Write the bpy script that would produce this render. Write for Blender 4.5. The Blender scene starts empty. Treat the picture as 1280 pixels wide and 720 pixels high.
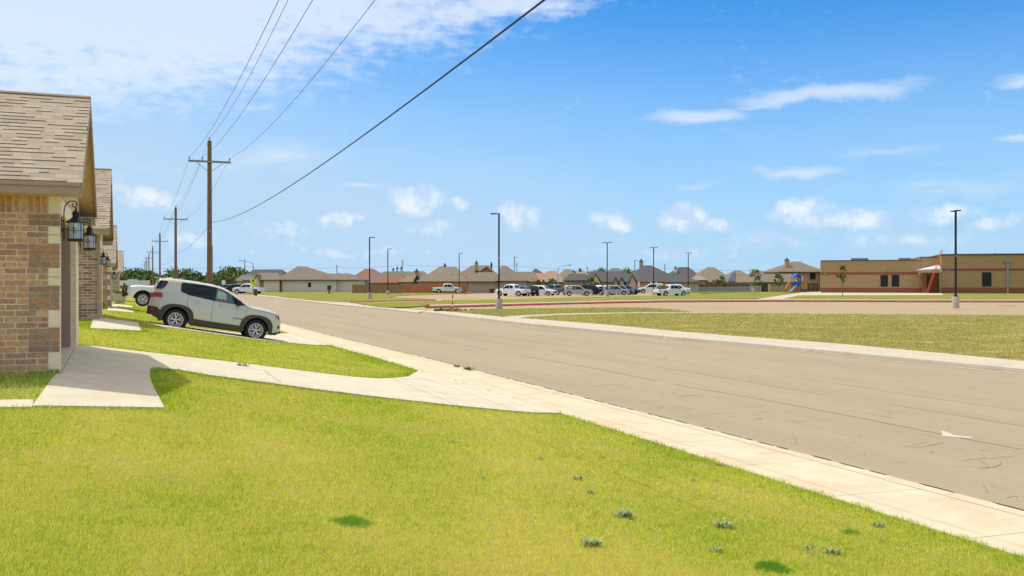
import bpy, math, random
import numpy as np
from mathutils import Vector, Matrix
from mathutils.geometry import tessellate_polygon
random.seed(7); RNG = np.random.default_rng(7)
sc = bpy.context.scene
COL = sc.collection

# ------------------------------------------------------------------ camera, sky, sun, exposure
FPX = 1180.0; XS = 170.0; YH = 351.0; H = 2.5          # focal length in px, street vanishing column, horizon row, eye height
TH = math.atan((640 - XS) / FPX); S, C = math.sin(TH), math.cos(TH)
cam = bpy.data.cameras.new('camera'); camo = bpy.data.objects.new('camera', cam); COL.objects.link(camo)
cam.sensor_width = 36; cam.lens = 36 * FPX / 1280; cam.shift_y = -(360 - YH) / 1280
cam.clip_start = 0.1; cam.clip_end = 6000
camo.location = (0, 0, H); camo.rotation_euler = (math.pi / 2, 0, -TH)
sc.camera = camo

SUN_DIR = Vector((-0.33, 0.30, 1.0)).normalized()       # towards the sun
SUN_EL = math.asin(SUN_DIR.z)
SUN_AZ = math.atan2(SUN_DIR.x, SUN_DIR.y)               # clockwise from +Y
sun = bpy.data.lights.new('sun', 'SUN'); suno = bpy.data.objects.new('sun', sun); COL.objects.link(suno)
sun.energy = 2.9; sun.angle = math.radians(0.53); sun.color = (1.0, 0.93, 0.82)
suno.rotation_euler = SUN_DIR.to_track_quat('Z', 'Y').to_euler()
suno.location = (0, 0, 60)

sc.view_settings.view_transform = 'Standard'; sc.view_settings.look = 'None'
sc.view_settings.exposure = 0.33; sc.view_settings.gamma = 1.0

def pxdir(px, py):
    a = math.atan((px - 640) / FPX)
    e = math.atan((YH - py) / math.hypot(FPX, px - 640))
    return a, e

SKYTINT = (.20, .86, 1.36)
w = bpy.data.worlds.new('World'); sc.world = w; w.use_nodes = True
nt = w.node_tree; N = nt.nodes; L = nt.links; N.clear()
def nd(t, **kw):
    n = N.new(t)
    for k, v in kw.items():
        if k == 'i':
            for kk, vv in v.items(): n.inputs[kk].default_value = vv
        else: setattr(n, k, v)
    return n
def mth(op, a, b=None, clamp=False):
    n = N.new('ShaderNodeMath'); n.operation = op; n.use_clamp = clamp
    for k, v in enumerate((a, b)):
        if v is None: continue
        if isinstance(v, (int, float)): n.inputs[k].default_value = v
        else: L.new(v, n.inputs[k])
    return n.outputs[0]
def vmt(op, a, b=None):
    n = N.new('ShaderNodeVectorMath'); n.operation = op
    for k, v in enumerate((a, b)):
        if v is None: continue
        if isinstance(v, (tuple, list)): n.inputs[k].default_value = v
        else: L.new(v, n.inputs[k])
    return n
def sstep(x, lo, hi):
    n = N.new('ShaderNodeMapRange'); n.interpolation_type = 'SMOOTHSTEP'; n.clamp = True
    L.new(x, n.inputs[0]); n.inputs[1].default_value = lo; n.inputs[2].default_value = hi
    return n.outputs[0]
tc = nd('ShaderNodeTexCoord')
D = tc.outputs['Generated']
sky = nd('ShaderNodeTexSky'); sky.sky_type = 'NISHITA'; sky.sun_disc = False
sky.sun_elevation = SUN_EL; sky.sun_rotation = SUN_AZ
sky.altitude = 900; sky.air_density = 1.0; sky.dust_density = 0.5; sky.ozone_density = 2.0
skyc = nd('ShaderNodeVectorMath', operation='MULTIPLY'); L.new(sky.outputs[0], skyc.inputs[0]); skyc.inputs[1].default_value = SKYTINT
dF = vmt('DOT_PRODUCT', D, (S, C, 0)).outputs['Value']
dR = vmt('DOT_PRODUCT', D, (C, -S, 0)).outputs['Value']
sep = nd('ShaderNodeSeparateXYZ'); L.new(D, sep.inputs[0])
az = mth('ARCTAN2', dR, dF); el = mth('ARCSINE', sep.outputs[2])
cmb = nd('ShaderNodeCombineXYZ'); L.new(az, cmb.inputs[0]); L.new(el, cmb.inputs[1])
P = cmb.outputs[0]
def noise(vec, scale, detail, rough=0.55, sx=1, sy=1, rot=0, off=(0, 0, 0)):
    m = nd('ShaderNodeMapping'); L.new(vec, m.inputs[0]); m.inputs['Scale'].default_value = (sx, sy, 1); m.inputs['Rotation'].default_value = (0, 0, rot); m.inputs['Location'].default_value = off
    n = nd('ShaderNodeTexNoise'); L.new(m.outputs[0], n.inputs['Vector'])
    n.inputs['Scale'].default_value = scale; n.inputs['Detail'].default_value = detail; n.inputs['Roughness'].default_value = rough
    return n
nw = noise(P, 16, 4)
warp = vmt('SCALE', vmt('SUBTRACT', nw.outputs['Color'], (.5, .5, .5)).outputs[0]); warp.inputs['Scale'].default_value = 0.035
PW = vmt('ADD', P, warp.outputs[0]).outputs[0]
def ell(px, py, rx, ry, rot=0, vec=None, gain=1.0):
    a, e = pxdir(px, py)
    v = vmt('SUBTRACT', vec or PW, (a, e, 0)).outputs[0]
    if rot:
        r = nd('ShaderNodeVectorRotate'); r.rotation_type = 'Z_AXIS'; L.new(v, r.inputs['Vector']); r.inputs['Angle'].default_value = -math.radians(rot); v = r.outputs[0]
    v = vmt('MULTIPLY', v, (FPX / rx, FPX / ry, 0)).outputs[0]
    ln = vmt('LENGTH', v).outputs['Value']
    return mth('MULTIPLY', mth('SUBTRACT', 1.0, ln, True), gain)
def mx(lst):
    r = lst[0]
    for q in lst[1:]: r = mth('MAXIMUM', r, q)
    return r
# high sheet of mottled cloud (upper left), with a long thin tail to the right
sheet = mx([ell(60, -20, 560, 150, 0, gain=1.7), ell(330, -10, 430, 85, 0, gain=1.6), ell(120, 85, 300, 85, 8, gain=1.1),
            ell(620, 8, 210, 34, 6, gain=1.3)])
nmot = noise(P, 70, 5, .6, sx=.7, sy=1.6)
nbig = noise(P, 7, 5, .6, sx=.8, sy=2.2)
a1 = mth('MULTIPLY', sstep(mth('ADD', mth('ADD', sheet, mth('MULTIPLY', mth('SUBTRACT', nmot.outputs[0], .5), 1.25)), mth('MULTIPLY', mth('SUBTRACT', nbig.outputs[0], .5), 1.1)), .12, 1.08), .74)
# thin wisps
wisp = mx([ell(870, 147, 85, 15, -1, gain=1.2), ell(1035, 118, 150, 15, 2, gain=1.15), ell(950, 130, 70, 7, 12, gain=.7),
           ell(1000, 211, 80, 12, -2, gain=1.0), ell(1110, 185, 130, 12, 0, gain=.5), ell(1275, 97, 40, 12, 5, gain=.9), ell(1275, 176, 35, 8, 0, gain=.9),
           ell(350, 195, 130, 32, 6, gain=.65), ell(460, 236, 50, 6, 0, gain=.7), ell(860, 234, 60, 7, 0, gain=.6), ell(1180, 232, 190, 28, 4, gain=.45)])
nst = noise(P, 26, 6, .65, sx=.5, sy=3.0, rot=.06)
a2 = mth('MULTIPLY', sstep(mth('ADD', wisp, mth('MULTIPLY', mth('SUBTRACT', nst.outputs[0], .5), .9)), .10, .95), .62)
# small heaped clouds low over the horizon
ncu = noise(P, 55, 7, .62)
ncu2 = noise(P, 18, 3, .5)
cum = mx([ell(522, 252, 42, 26, vec=None, gain=1.35), ell(570, 258, 24, 13, gain=1.2), ell(648, 270, 38, 25, gain=1.25), ell(428, 274, 40, 12, gain=1.0),
          ell(765, 277, 44, 19, gain=1.1), ell(855, 273, 40, 24, gain=1.25), ell(900, 285, 40, 15, gain=.9), ell(1000, 268, 56, 28, gain=1.25), ell(1075, 272, 50, 20, gain=1.1),
          ell(1180, 262, 50, 20, gain=.85), ell(1245, 275, 60, 16, gain=.7), ell(180, 245, 60, 22, gain=1.0), ell(540, 285, 70, 16, gain=.65),
          ell(350, 285, 90, 18, gain=.6), ell(230, 300, 80, 20, gain=.55), ell(700, 262, 60, 14, gain=.3), ell(960, 300, 120, 20, gain=.5), ell(1150, 298, 140, 20, gain=.55), ell(440, 312, 160, 14, gain=.5), ell(800, 315, 200, 12, gain=.4)])
a3 = mth('MULTIPLY', sstep(mth('ADD', mth('ADD', cum, mth('MULTIPLY', mth('SUBTRACT', ncu.outputs[0], .5), 1.15)), mth('MULTIPLY', mth('SUBTRACT', ncu2.outputs[0], .5), .5)), .16, .80), .72)
# soft high veil, thicker towards the horizon and to the left
veil = mth('ADD', mth('MULTIPLY', sstep(el, .33, -.02), .93), mth('MULTIPLY', mth('MULTIPLY', sstep(az, .25, -.5), sstep(el, .40, .05)), .48))
nv = noise(P, 5, 5, .6, sx=.6, sy=3.0)
veil = mth('MULTIPLY', veil, mth('ADD', mth('MULTIPLY', nv.outputs[0], .5), .75), True)
def mixc(f, a, b):
    m = N.new('ShaderNodeMix'); m.data_type = 'RGBA'; L.new(f, m.inputs['Factor'])
    for s, v in ((m.inputs['A'], a), (m.inputs['B'], b)):
        if isinstance(v, tuple): s.default_value = v
        else: L.new(v, s)
    return m.outputs['Result']
KW = 8.0
c0 = mixc(veil, skyc.outputs[0], (3.95, 5.6, 7.4, 1))
c1 = mixc(a2, c0, (KW * .83, KW * .9, KW * 1.0, 1))
c2 = mixc(a1, c1, (KW * .86, KW * .93, KW * 1.02, 1))
shade = sstep(noise(P, 40, 5, .6, off=(0.004, 0.012, 0)).outputs[0], .38, .62)
cc = mixc(shade, (KW * .60, KW * .74, KW * .96, 1), (KW * .95, KW * 1.0, KW * 1.04, 1))
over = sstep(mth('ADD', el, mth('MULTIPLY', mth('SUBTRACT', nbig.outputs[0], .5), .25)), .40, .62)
c3 = mixc(mth('MULTIPLY', over, .93), mixc(a3, c2, cc), (8.8, 8.3, 7.2, 1))   # warm fill added overhead as unseen cloud, to lighten the shade
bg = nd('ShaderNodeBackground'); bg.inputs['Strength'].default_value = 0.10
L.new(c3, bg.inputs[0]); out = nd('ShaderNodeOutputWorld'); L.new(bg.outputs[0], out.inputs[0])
w.cycles.sampling_method = 'MANUAL'; w.cycles.sample_map_resolution = 512

# ------------------------------------------------------------------ coordinates
def at(px, py, Z=0.0):
    z = FPX * (H - Z) / (py - YH); xc = (px - 640) / FPX * z
    return (C * xc + S * z, -S * xc + C * z)
def atz(px, z):
    xc = (px - 640) / FPX * z
    return (C * xc + S * z, -S * xc + C * z)
def hz(py, z): return H - (py - YH) / FPX * z           # height of a pixel row at depth z
def lin(x, pts):
    if x <= pts[0][0]: return pts[0][1]
    for (a, b), (c, d) in zip(pts, pts[1:]):
        if x <= c: return b + (d - b) * (x - a) / (c - a)
    return pts[-1][1]
SLAB = [(-60, 1.0), (8, 1.02), (11, 1.10), (13, 1.18), (16, 1.28), (19, 1.36), (33, 1.38), (57, .97), (88, .78), (130, .5), (260, .3)]
KERB = [(-80, 8.95), (14, 8.93), (20, 8.83), (27, 8.75), (36, 8.46), (42, 8.25), (57, 7.95), (100, 7.6), (170, 7.4), (420, 7.4)]
FARK = [(-80, 23.0), (18, 22.3), (25.5, 22.0), (31, 21.65), (35, 21.25), (41, 20.85), (48, 20.45), (67, 20.3), (89, 19.4), (168, 19.3), (420, 19.3)]
def slab(Y): return lin(Y, SLAB)
def terr(X, Y):
    xe = lin(Y, KERB) - 1.85
    s = slab(Y)
    if X <= -1: return s
    if X >= xe: return .12
    t = (X + 1) / (xe + 1)
    return .12 + (s - .12) * (1 - t) ** 1.15
def ground(px, py):
    lo, hi = 1.0, 300.0
    for i in range(50):
        m = (lo + hi) / 2; X, Y = atz(px, m)
        if hz(py, m) > terr(X, Y): lo = m
        else: hi = m
    return atz(px, m)

# ------------------------------------------------------------------ materials
MATS = {}
def mat(name, col, rough=.8, metal=0.0, var=0.0, scale=3.0, bump=0.0, bscale=60, col2=None, spec=.3, stretch=(1, 1, 1), det=6, coat=0.0):
    if name in MATS: return MATS[name]
    m = bpy.data.materials.new(name); m.use_nodes = True; t = m.node_tree; b = t.nodes['Principled BSDF']
    b.inputs['Roughness'].default_value = rough; b.inputs['Metallic'].default_value = metal
    b.inputs['Specular IOR Level'].default_value = spec; b.inputs['Coat Weight'].default_value = coat
    b.inputs['Base Color'].default_value = (*col, 1)
    if var or col2 or bump:
        tcn = t.nodes.new('ShaderNodeTexCoord'); mp = t.nodes.new('ShaderNodeMapping'); mp.inputs['Scale'].default_value = stretch
        t.links.new(tcn.outputs['Object'], mp.inputs[0])
    if var or col2:
        n = t.nodes.new('ShaderNodeTexNoise'); n.inputs['Scale'].default_value = scale; n.inputs['Detail'].default_value = det; n.inputs['Roughness'].default_value = .65
        t.links.new(mp.outputs[0], n.inputs['Vector'])
        r = t.nodes.new('ShaderNodeValToRGB'); r.color_ramp.elements[0].position = .36; r.color_ramp.elements[1].position = .64
        if col2: ca, cb = col, col2
        else: ca = tuple(v * (1 - var) for v in col); cb = tuple(min(1, v * (1 + var)) for v in col)
        r.color_ramp.elements[0].color = (*ca, 1); r.color_ramp.elements[1].color = (*cb, 1)
        t.links.new(n.outputs[0], r.inputs[0]); t.links.new(r.outputs[0], b.inputs['Base Color'])
    if bump:
        n2 = t.nodes.new('ShaderNodeTexNoise'); n2.inputs['Scale'].default_value = bscale; n2.inputs['Detail'].default_value = 5
        t.links.new(mp.outputs[0], n2.inputs['Vector'])
        bp = t.nodes.new('ShaderNodeBump'); bp.inputs['Strength'].default_value = bump; bp.inputs['Distance'].default_value = .01
        t.links.new(n2.outputs[0], bp.inputs['Height']); t.links.new(bp.outputs[0], b.inputs['Normal'])
    MATS[name] = m; return m
def palette(name, cols, rough=.85, attr='rv', bump=.4, bscale=90, var=.25, vscale=30):
    """one colour per face picked by a random face attribute, plus fine noise"""
    if name in MATS: return MATS[name]
    m = bpy.data.materials.new(name); m.use_nodes = True; t = m.node_tree; b = t.nodes['Principled BSDF']; b.inputs['Roughness'].default_value = rough
    b.inputs['Specular IOR Level'].default_value = .2
    a = t.nodes.new('ShaderNodeAttribute'); a.attribute_name = attr
    r = t.nodes.new('ShaderNodeValToRGB'); r.color_ramp.interpolation = 'CONSTANT'
    while len(r.color_ramp.elements) < len(cols): r.color_ramp.elements.new(.5)
    for k, c in enumerate(cols):
        r.color_ramp.elements[k].position = k / len(cols); r.color_ramp.elements[k].color = (*c, 1)
    t.links.new(a.outputs['Fac'], r.inputs[0])
    tcn = t.nodes.new('ShaderNodeTexCoord'); n = t.nodes.new('ShaderNodeTexNoise'); n.inputs['Scale'].default_value = vscale; n.inputs['Detail'].default_value = 6; n.inputs['Roughness'].default_value = .7
    t.links.new(tcn.outputs['Object'], n.inputs['Vector'])
    mr = t.nodes.new('ShaderNodeMapRange'); mr.inputs[1].default_value = .3; mr.inputs[2].default_value = .7; mr.inputs[3].default_value = 1 - var; mr.inputs[4].default_value = 1 + var
    t.links.new(n.outputs[0], mr.inputs[0])
    mu = t.nodes.new('ShaderNodeVectorMath'); mu.operation = 'SCALE'; t.links.new(r.outputs[0], mu.inputs[0]); t.links.new(mr.outputs[0], mu.inputs['Scale'])
    t.links.new(mu.outputs[0], b.inputs['Base Color'])
    bp = t.nodes.new('ShaderNodeBump'); bp.inputs['Strength'].default_value = bump; bp.inputs['Distance'].default_value = .006
    n2 = t.nodes.new('ShaderNodeTexNoise'); n2.inputs['Scale'].default_value = bscale; n2.inputs['Detail'].default_value = 4; t.links.new(tcn.outputs['Object'], n2.inputs['Vector'])
    t.links.new(n2.outputs[0], bp.inputs['Height']); t.links.new(bp.outputs[0], b.inputs['Normal'])
    MATS[name] = m; return m

# ------------------------------------------------------------------ mesh builder
class MB:
    def __init__(s): s.v = []; s.f = []; s.rv = []
    def add(s, vs, fs, rv=0.0):
        o = len(s.v); s.v += [tuple(p) for p in vs]
        for f in fs: s.f.append(tuple(o + i for i in f)); s.rv.append(rv)
    def box(s, x0, x1, y0, y1, z0, z1, rv=0.0, M=None):
        vs = [(x, y, z) for z in (z0, z1) for y in (y0, y1) for x in (x0, x1)]
        if M is not None: vs = [tuple(M @ Vector(p)) for p in vs]
        s.add(vs, [(0, 2, 3, 1), (4, 5, 7, 6), (0, 1, 5, 4), (2, 6, 7, 3), (0, 4, 6, 2), (1, 3, 7, 5)], rv)
    def poly(s, pts, rv=0.0): s.add(pts, [tuple(range(len(pts)))], rv)
    def slab(s, pts, z0, z1, rv=0.0):
        """flat polygon (x,y) with thickness"""
        n = len(pts); tri = tessellate_polygon([[Vector((p[0], p[1], 0)) for p in pts]])
        vs = [(p[0], p[1], z1) for p in pts] + [(p[0], p[1], z0) for p in pts]
        ar = sum(pts[i][0] * pts[(i + 1) % n][1] - pts[(i + 1) % n][0] * pts[i][1] for i in range(n))
        fs = []
        for a, b, c in tri:
            A, B, Cc = pts[a], pts[b], pts[c]
            cr = (B[0] - A[0]) * (Cc[1] - A[1]) - (B[1] - A[1]) * (Cc[0] - A[0])
            fs.append((a, b, c) if cr > 0 else (a, c, b))
        for i in range(n):
            j = (i + 1) % n
            fs.append((i, n + i, n + j, j) if ar > 0 else (j, n + j, n + i, i))
        s.add(vs, fs, rv)
    def prism(s, pts, d):
        """polygon given as 3D points extruded along vector d"""
        n = len(pts); d = Vector(d); P3 = [Vector(p) for p in pts]
        vs = P3 + [p + d for p in P3]
        s.add(vs, [tuple(range(n))[::-1], tuple(range(n, 2 * n))] + [(i, (i + 1) % n, n + (i + 1) % n, n + i) for i in range(n)])
    def tube(s, pts, r, n=8, r2=None, caps=True):
        P3 = [Vector(p) for p in pts]; m = len(P3); vs = []
        up = None
        for i, p in enumerate(P3):
            t = (P3[min(i + 1, m - 1)] - P3[max(i - 1, 0)]).normalized()
            if up is None:
                up = Vector((0, 0, 1)) if abs(t.z) < .9 else Vector((1, 0, 0))
            a = t.cross(up)
            if a.length < 1e-5: a = t.cross(Vector((0, 1, 0)))
            a.normalize(); b = t.cross(a).normalized(); up = -b if False else a.cross(t).normalized()
            rr = r if r2 is None else r + (r2 - r) * i / (m - 1)
            for k in range(n):
                q = 2 * math.pi * k / n; vs.append(p + a * math.cos(q) * rr + b * math.sin(q) * rr)
        fs = [(i * n + k, i * n + (k + 1) % n, (i + 1) * n + (k + 1) % n, (i + 1) * n + k) for i in range(m - 1) for k in range(n)]
        if caps: fs += [tuple(range(n))[::-1], tuple(range((m - 1) * n, m * n))]
        s.add(vs, fs)
    def lathe(s, prof, n=24, M=None, caps=True):
        """profile (r, z) round the z axis"""
        vs = []
        for r, z in prof:
            for k in range(n):
                q = 2 * math.pi * k / n; v = Vector((r * math.cos(q), r * math.sin(q), z)); vs.append(M @ v if M is not None else v)
        m = len(prof)
        fs = [(i * n + k, i * n + (k + 1) % n, (i + 1) * n + (k + 1) % n, (i + 1) * n + k) for i in range(m - 1) for k in range(n)]
        if caps: fs += [tuple(range(n))[::-1], tuple(range((m - 1) * n, m * n))]
        s.add(vs, fs)
    def build(s, name, m, parent=None, smooth=False, ang=35):
        me = bpy.data.meshes.new(name); me.from_pydata([tuple(p) for p in s.v], [], s.f)
        me.materials.append(m)
        if any(s.rv):
            at_ = me.attributes.new('rv', 'FLOAT', 'FACE'); at_.data.foreach_set('value', s.rv)
        if smooth:
            me.polygons.foreach_set('use_smooth', [True] * len(me.polygons))
            me.set_sharp_from_angle(angle=math.radians(ang))
        me.update()
        o = bpy.data.objects.new(name, me); COL.objects.link(o)
        if parent is not None: o.parent = parent
        return o
def tag(o, label=None, cat=None, group=None, kind=None):
    if label: o['label'] = label
    if cat: o['category'] = cat
    if group: o['group'] = group
    if kind: o['kind'] = kind
    return o
def thing(name, label, cat, loc=(0, 0, 0), rz=0.0, group=None, ry=0.0):
    o = bpy.data.objects.new(name, None); COL.objects.link(o); o.empty_display_size = .3
    o.location = loc; o.rotation_euler = (0, ry, rz); return tag(o, label, cat, group)
def copy_tree(o, parent=None):
    c = o.copy(); COL.objects.link(c)
    if parent is not None: c.parent = parent
    for ch in [q for q in bpy.data.objects if q.parent == o]: copy_tree(ch, c)
    return c
def bez(p0, p1, p2, p3, n=14):
    out = []
    for i in range(n + 1):
        t = i / n; out.append(tuple((1 - t) ** 3 * a + 3 * (1 - t) ** 2 * t * b + 3 * (1 - t) * t * t * c + t ** 3 * d for a, b, c, d in zip(p0, p1, p2, p3)))
    return out

# ------------------------------------------------------------------ the setting: ground, road, pavements
def grass_mat(name, lush, dry, dirt=None, s1=.6, s2=9.0, dirt_amt=.62):
    m = bpy.data.materials.new(name); m.use_nodes = True; t = m.node_tree; b = t.nodes['Principled BSDF']; b.inputs['Roughness'].default_value = .95; b.inputs['Specular IOR Level'].default_value = .05
    g = t.nodes.new('ShaderNodeNewGeometry')
    def nz(sc_, d=5, r=.6):
        n = t.nodes.new('ShaderNodeTexNoise'); n.inputs['Scale'].default_value = sc_; n.inputs['Detail'].default_value = d; n.inputs['Roughness'].default_value = r
        t.links.new(g.outputs['Position'], n.inputs['Vector']); return n.outputs[0]
    def mapr(x, a, b_, c=0, d=1):
        n = t.nodes.new('ShaderNodeMapRange'); t.links.new(x, n.inputs[0])
        for k, v in enumerate((a, b_, c, d)): n.inputs[k + 1].default_value = v
        return n.outputs[0]
    def mixn(f, a, b_, mode='MIX'):
        n = t.nodes.new('ShaderNodeMix'); n.data_type = 'RGBA'; n.blend_type = mode
        if isinstance(f, float): n.inputs['Factor'].default_value = f
        else: t.links.new(f, n.inputs['Factor'])
        for s_, v in ((n.inputs['A'], a), (n.inputs['B'], b_)):
            if isinstance(v, tuple): s_.default_value = (*v, 1)
            else: t.links.new(v, s_)
        return n.outputs['Result']
    col = mixn(mapr(nz(s1), .35, .65), lush, dry)
    fine = mapr(nz(s2, 8, .75), .3, .7, .6, 1.4)
    vs_ = t.nodes.new('ShaderNodeVectorMath'); vs_.operation = 'SCALE'; t.links.new(col, vs_.inputs[0]); t.links.new(fine, vs_.inputs['Scale'])
    c = vs_.outputs[0]
    if dirt: c = mixn(mapr(nz(1.3, 7, .7), dirt_amt, dirt_amt + .07), c, dirt)
    t.links.new(c, b.inputs['Base Color'])
    bp = t.nodes.new('ShaderNodeBump'); bp.inputs['Strength'].default_value = .8; bp.inputs['Distance'].default_value = .04
    t.links.new(nz(18, 6, .7), bp.inputs['Height']); t.links.new(bp.outputs[0], b.inputs['Normal'])
    MATS[name] = m; return m
M_LAWNG = grass_mat('lawn_soil', (.23, .26, .035), (.38, .35, .06), (.17, .13, .06), .5, 14, .66)
M_FIELD = grass_mat('field_grass', (.19, .22, .04), (.32, .27, .075), (.50, .37, .20), .35, 5, .54)
M_FIELD2 = grass_mat('strip_grass', (.165, .195, .035), (.27, .245, .06), None, .25, 4)
M_PLAIN = grass_mat('plain_grass', (.12, .14, .04), (.22, .18, .08), (.3, .22, .13), .05, 1.5, .6)

def blade_mat(name, lush, dry, dead, s1=.55, ps=(.50, .80, .97)):
    m = bpy.data.materials.new(name); m.use_nodes = True; t = m.node_tree; t.nodes.clear()
    g = t.nodes.new('ShaderNodeNewGeometry'); a = t.nodes.new('ShaderNodeAttribute'); a.attribute_name = 'rv'
    n = t.nodes.new('ShaderNodeTexNoise'); n.inputs['Scale'].default_value = s1; n.inputs['Detail'].default_value = 5; n.inputs['Roughness'].default_value = .65
    t.links.new(g.outputs['Position'], n.inputs['Vector'])
    ad = t.nodes.new('ShaderNodeMath'); ad.operation = 'MULTIPLY_ADD'; t.links.new(a.outputs['Fac'], ad.inputs[0]); ad.inputs[1].default_value = .55; t.links.new(n.outputs[0], ad.inputs[2])
    nf = t.nodes.new('ShaderNodeTexNoise'); nf.inputs['Scale'].default_value = 9; nf.inputs['Detail'].default_value = 4; nf.inputs['Roughness'].default_value = .7
    t.links.new(g.outputs['Position'], nf.inputs['Vector'])
    a2 = t.nodes.new('ShaderNodeMath'); a2.operation = 'MULTIPLY_ADD'; t.links.new(nf.outputs[0], a2.inputs[0]); a2.inputs[1].default_value = .55; a2.inputs[2].default_value = -.275
    a3 = t.nodes.new('ShaderNodeMath'); a3.operation = 'ADD'; t.links.new(ad.outputs[0], a3.inputs[0]); t.links.new(a2.outputs[0], a3.inputs[1]); ad = a3
    r = t.nodes.new('ShaderNodeValToRGB'); e = r.color_ramp.elements
    e[0].position = ps[0]; e[0].color = (*lush, 1); e[1].position = ps[1]; e[1].color = (*dry, 1)
    x = r.color_ramp.elements.new(ps[2]); x.color = (*dead, 1)
    t.links.new(ad.outputs[0], r.inputs[0])
    df = t.nodes.new('ShaderNodeBsdfDiffuse'); tr = t.nodes.new('ShaderNodeBsdfTranslucent'); mxs = t.nodes.new('ShaderNodeMixShader'); mxs.inputs[0].default_value = .42
    t.links.new(r.outputs[0], df.inputs[0]); t.links.new(r.outputs[0], tr.inputs[0])
    t.links.new(df.outputs[0], mxs.inputs[1]); t.links.new(tr.outputs[0], mxs.inputs[2])
    o = t.nodes.new('ShaderNodeOutputMaterial'); t.links.new(mxs.outputs[0], o.inputs[0]); MATS[name] = m; return m
M_BLADE = blade_mat('grass_blade', (.29, .46, .03), (.84, .82, .11), (.76, .62, .26))
M_BLADEF = blade_mat('field_blade', (.22, .31, .03), (.56, .49, .11), (.66, .50, .27), 1.1, (.52, .78, .86))
M_TUFT = blade_mat('tuft_blade', (.16, .38, .03), (.24, .48, .05), (.34, .52, .08))
M_WILD = blade_mat('wild_blade', (.26, .46, .03), (.46, .62, .08), (.70, .68, .30))

# concrete
def concrete(name, c1, c2, stain, s=1.2, joint=None):
    m = bpy.data.materials.new(name); m.use_nodes = True; t = m.node_tree; b = t.nodes['Principled BSDF']; b.inputs['Roughness'].default_value = .9; b.inputs['Specular IOR Level'].default_value = .15
    g = t.nodes.new('ShaderNodeNewGeometry')
    def nz(sc_, d=5, r=.6, st=(1, 1, 1)):
        mp = t.nodes.new('ShaderNodeMapping'); mp.inputs['Scale'].default_value = st; t.links.new(g.outputs['Position'], mp.inputs[0])
        n = t.nodes.new('ShaderNodeTexNoise'); n.inputs['Scale'].default_value = sc_; n.inputs['Detail'].default_value = d; n.inputs['Roughness'].default_value = r
        t.links.new(mp.outputs[0], n.inputs['Vector']); return n.outputs[0]
    def ramp(x, a, b_, ca, cb):
        r = t.nodes.new('ShaderNodeValToRGB'); r.color_ramp.elements[0].position = a; r.color_ramp.elements[1].position = b_
        r.color_ramp.elements[0].color = (*ca, 1); r.color_ramp.elements[1].color = (*cb, 1); t.links.new(x, r.inputs[0]); return r.outputs[0]
    base = ramp(nz(s, 8, .7), .35, .65, c1, c2)
    mk = ramp(nz(.9, 8, .75), .52, .68, (0, 0, 0), (1, 1, 1))
    mn = t.nodes.new('ShaderNodeMix'); mn.data_type = 'RGBA'; t.links.new(mk, mn.inputs['Factor']); t.links.new(base, mn.inputs['A']); mn.inputs['B'].default_value = (*stain, 1)
    fine = t.nodes.new('ShaderNodeMix'); fine.data_type = 'RGBA'; fine.blend_type = 'MULTIPLY'; fine.inputs['Factor'].default_value = 1
    t.links.new(mn.outputs['Result'], fine.inputs['A']); t.links.new(ramp(nz(55, 4, .7), .3, .7, (.86, .86, .86), (1.08, 1.08, 1.08)), fine.inputs['B'])
    t.links.new(fine.outputs['Result'], b.inputs['Base Color'])
    bp = t.nodes.new('ShaderNodeBump'); bp.inputs['Strength'].default_value = .25; bp.inputs['Distance'].default_value = .004; t.links.new(nz(90, 4), bp.inputs['Height']); t.links.new(bp.outputs[0], b.inputs['Normal'])
    MATS[name] = m; return m
M_CON = concrete('pale_concrete', (.54, .465, .33), (.63, .555, .415), (.54, .42, .28))
M_CON2 = concrete('drive_concrete', (.54, .49, .39), (.62, .57, .46), (.55, .45, .31), 2.2)
M_FCON = concrete('far_concrete', (.46, .41, .33), (.54, .49, .40), (.50, .40, .28))
M_JOINT = mat('joint_dark', (.20, .16, .11), .95)
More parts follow.
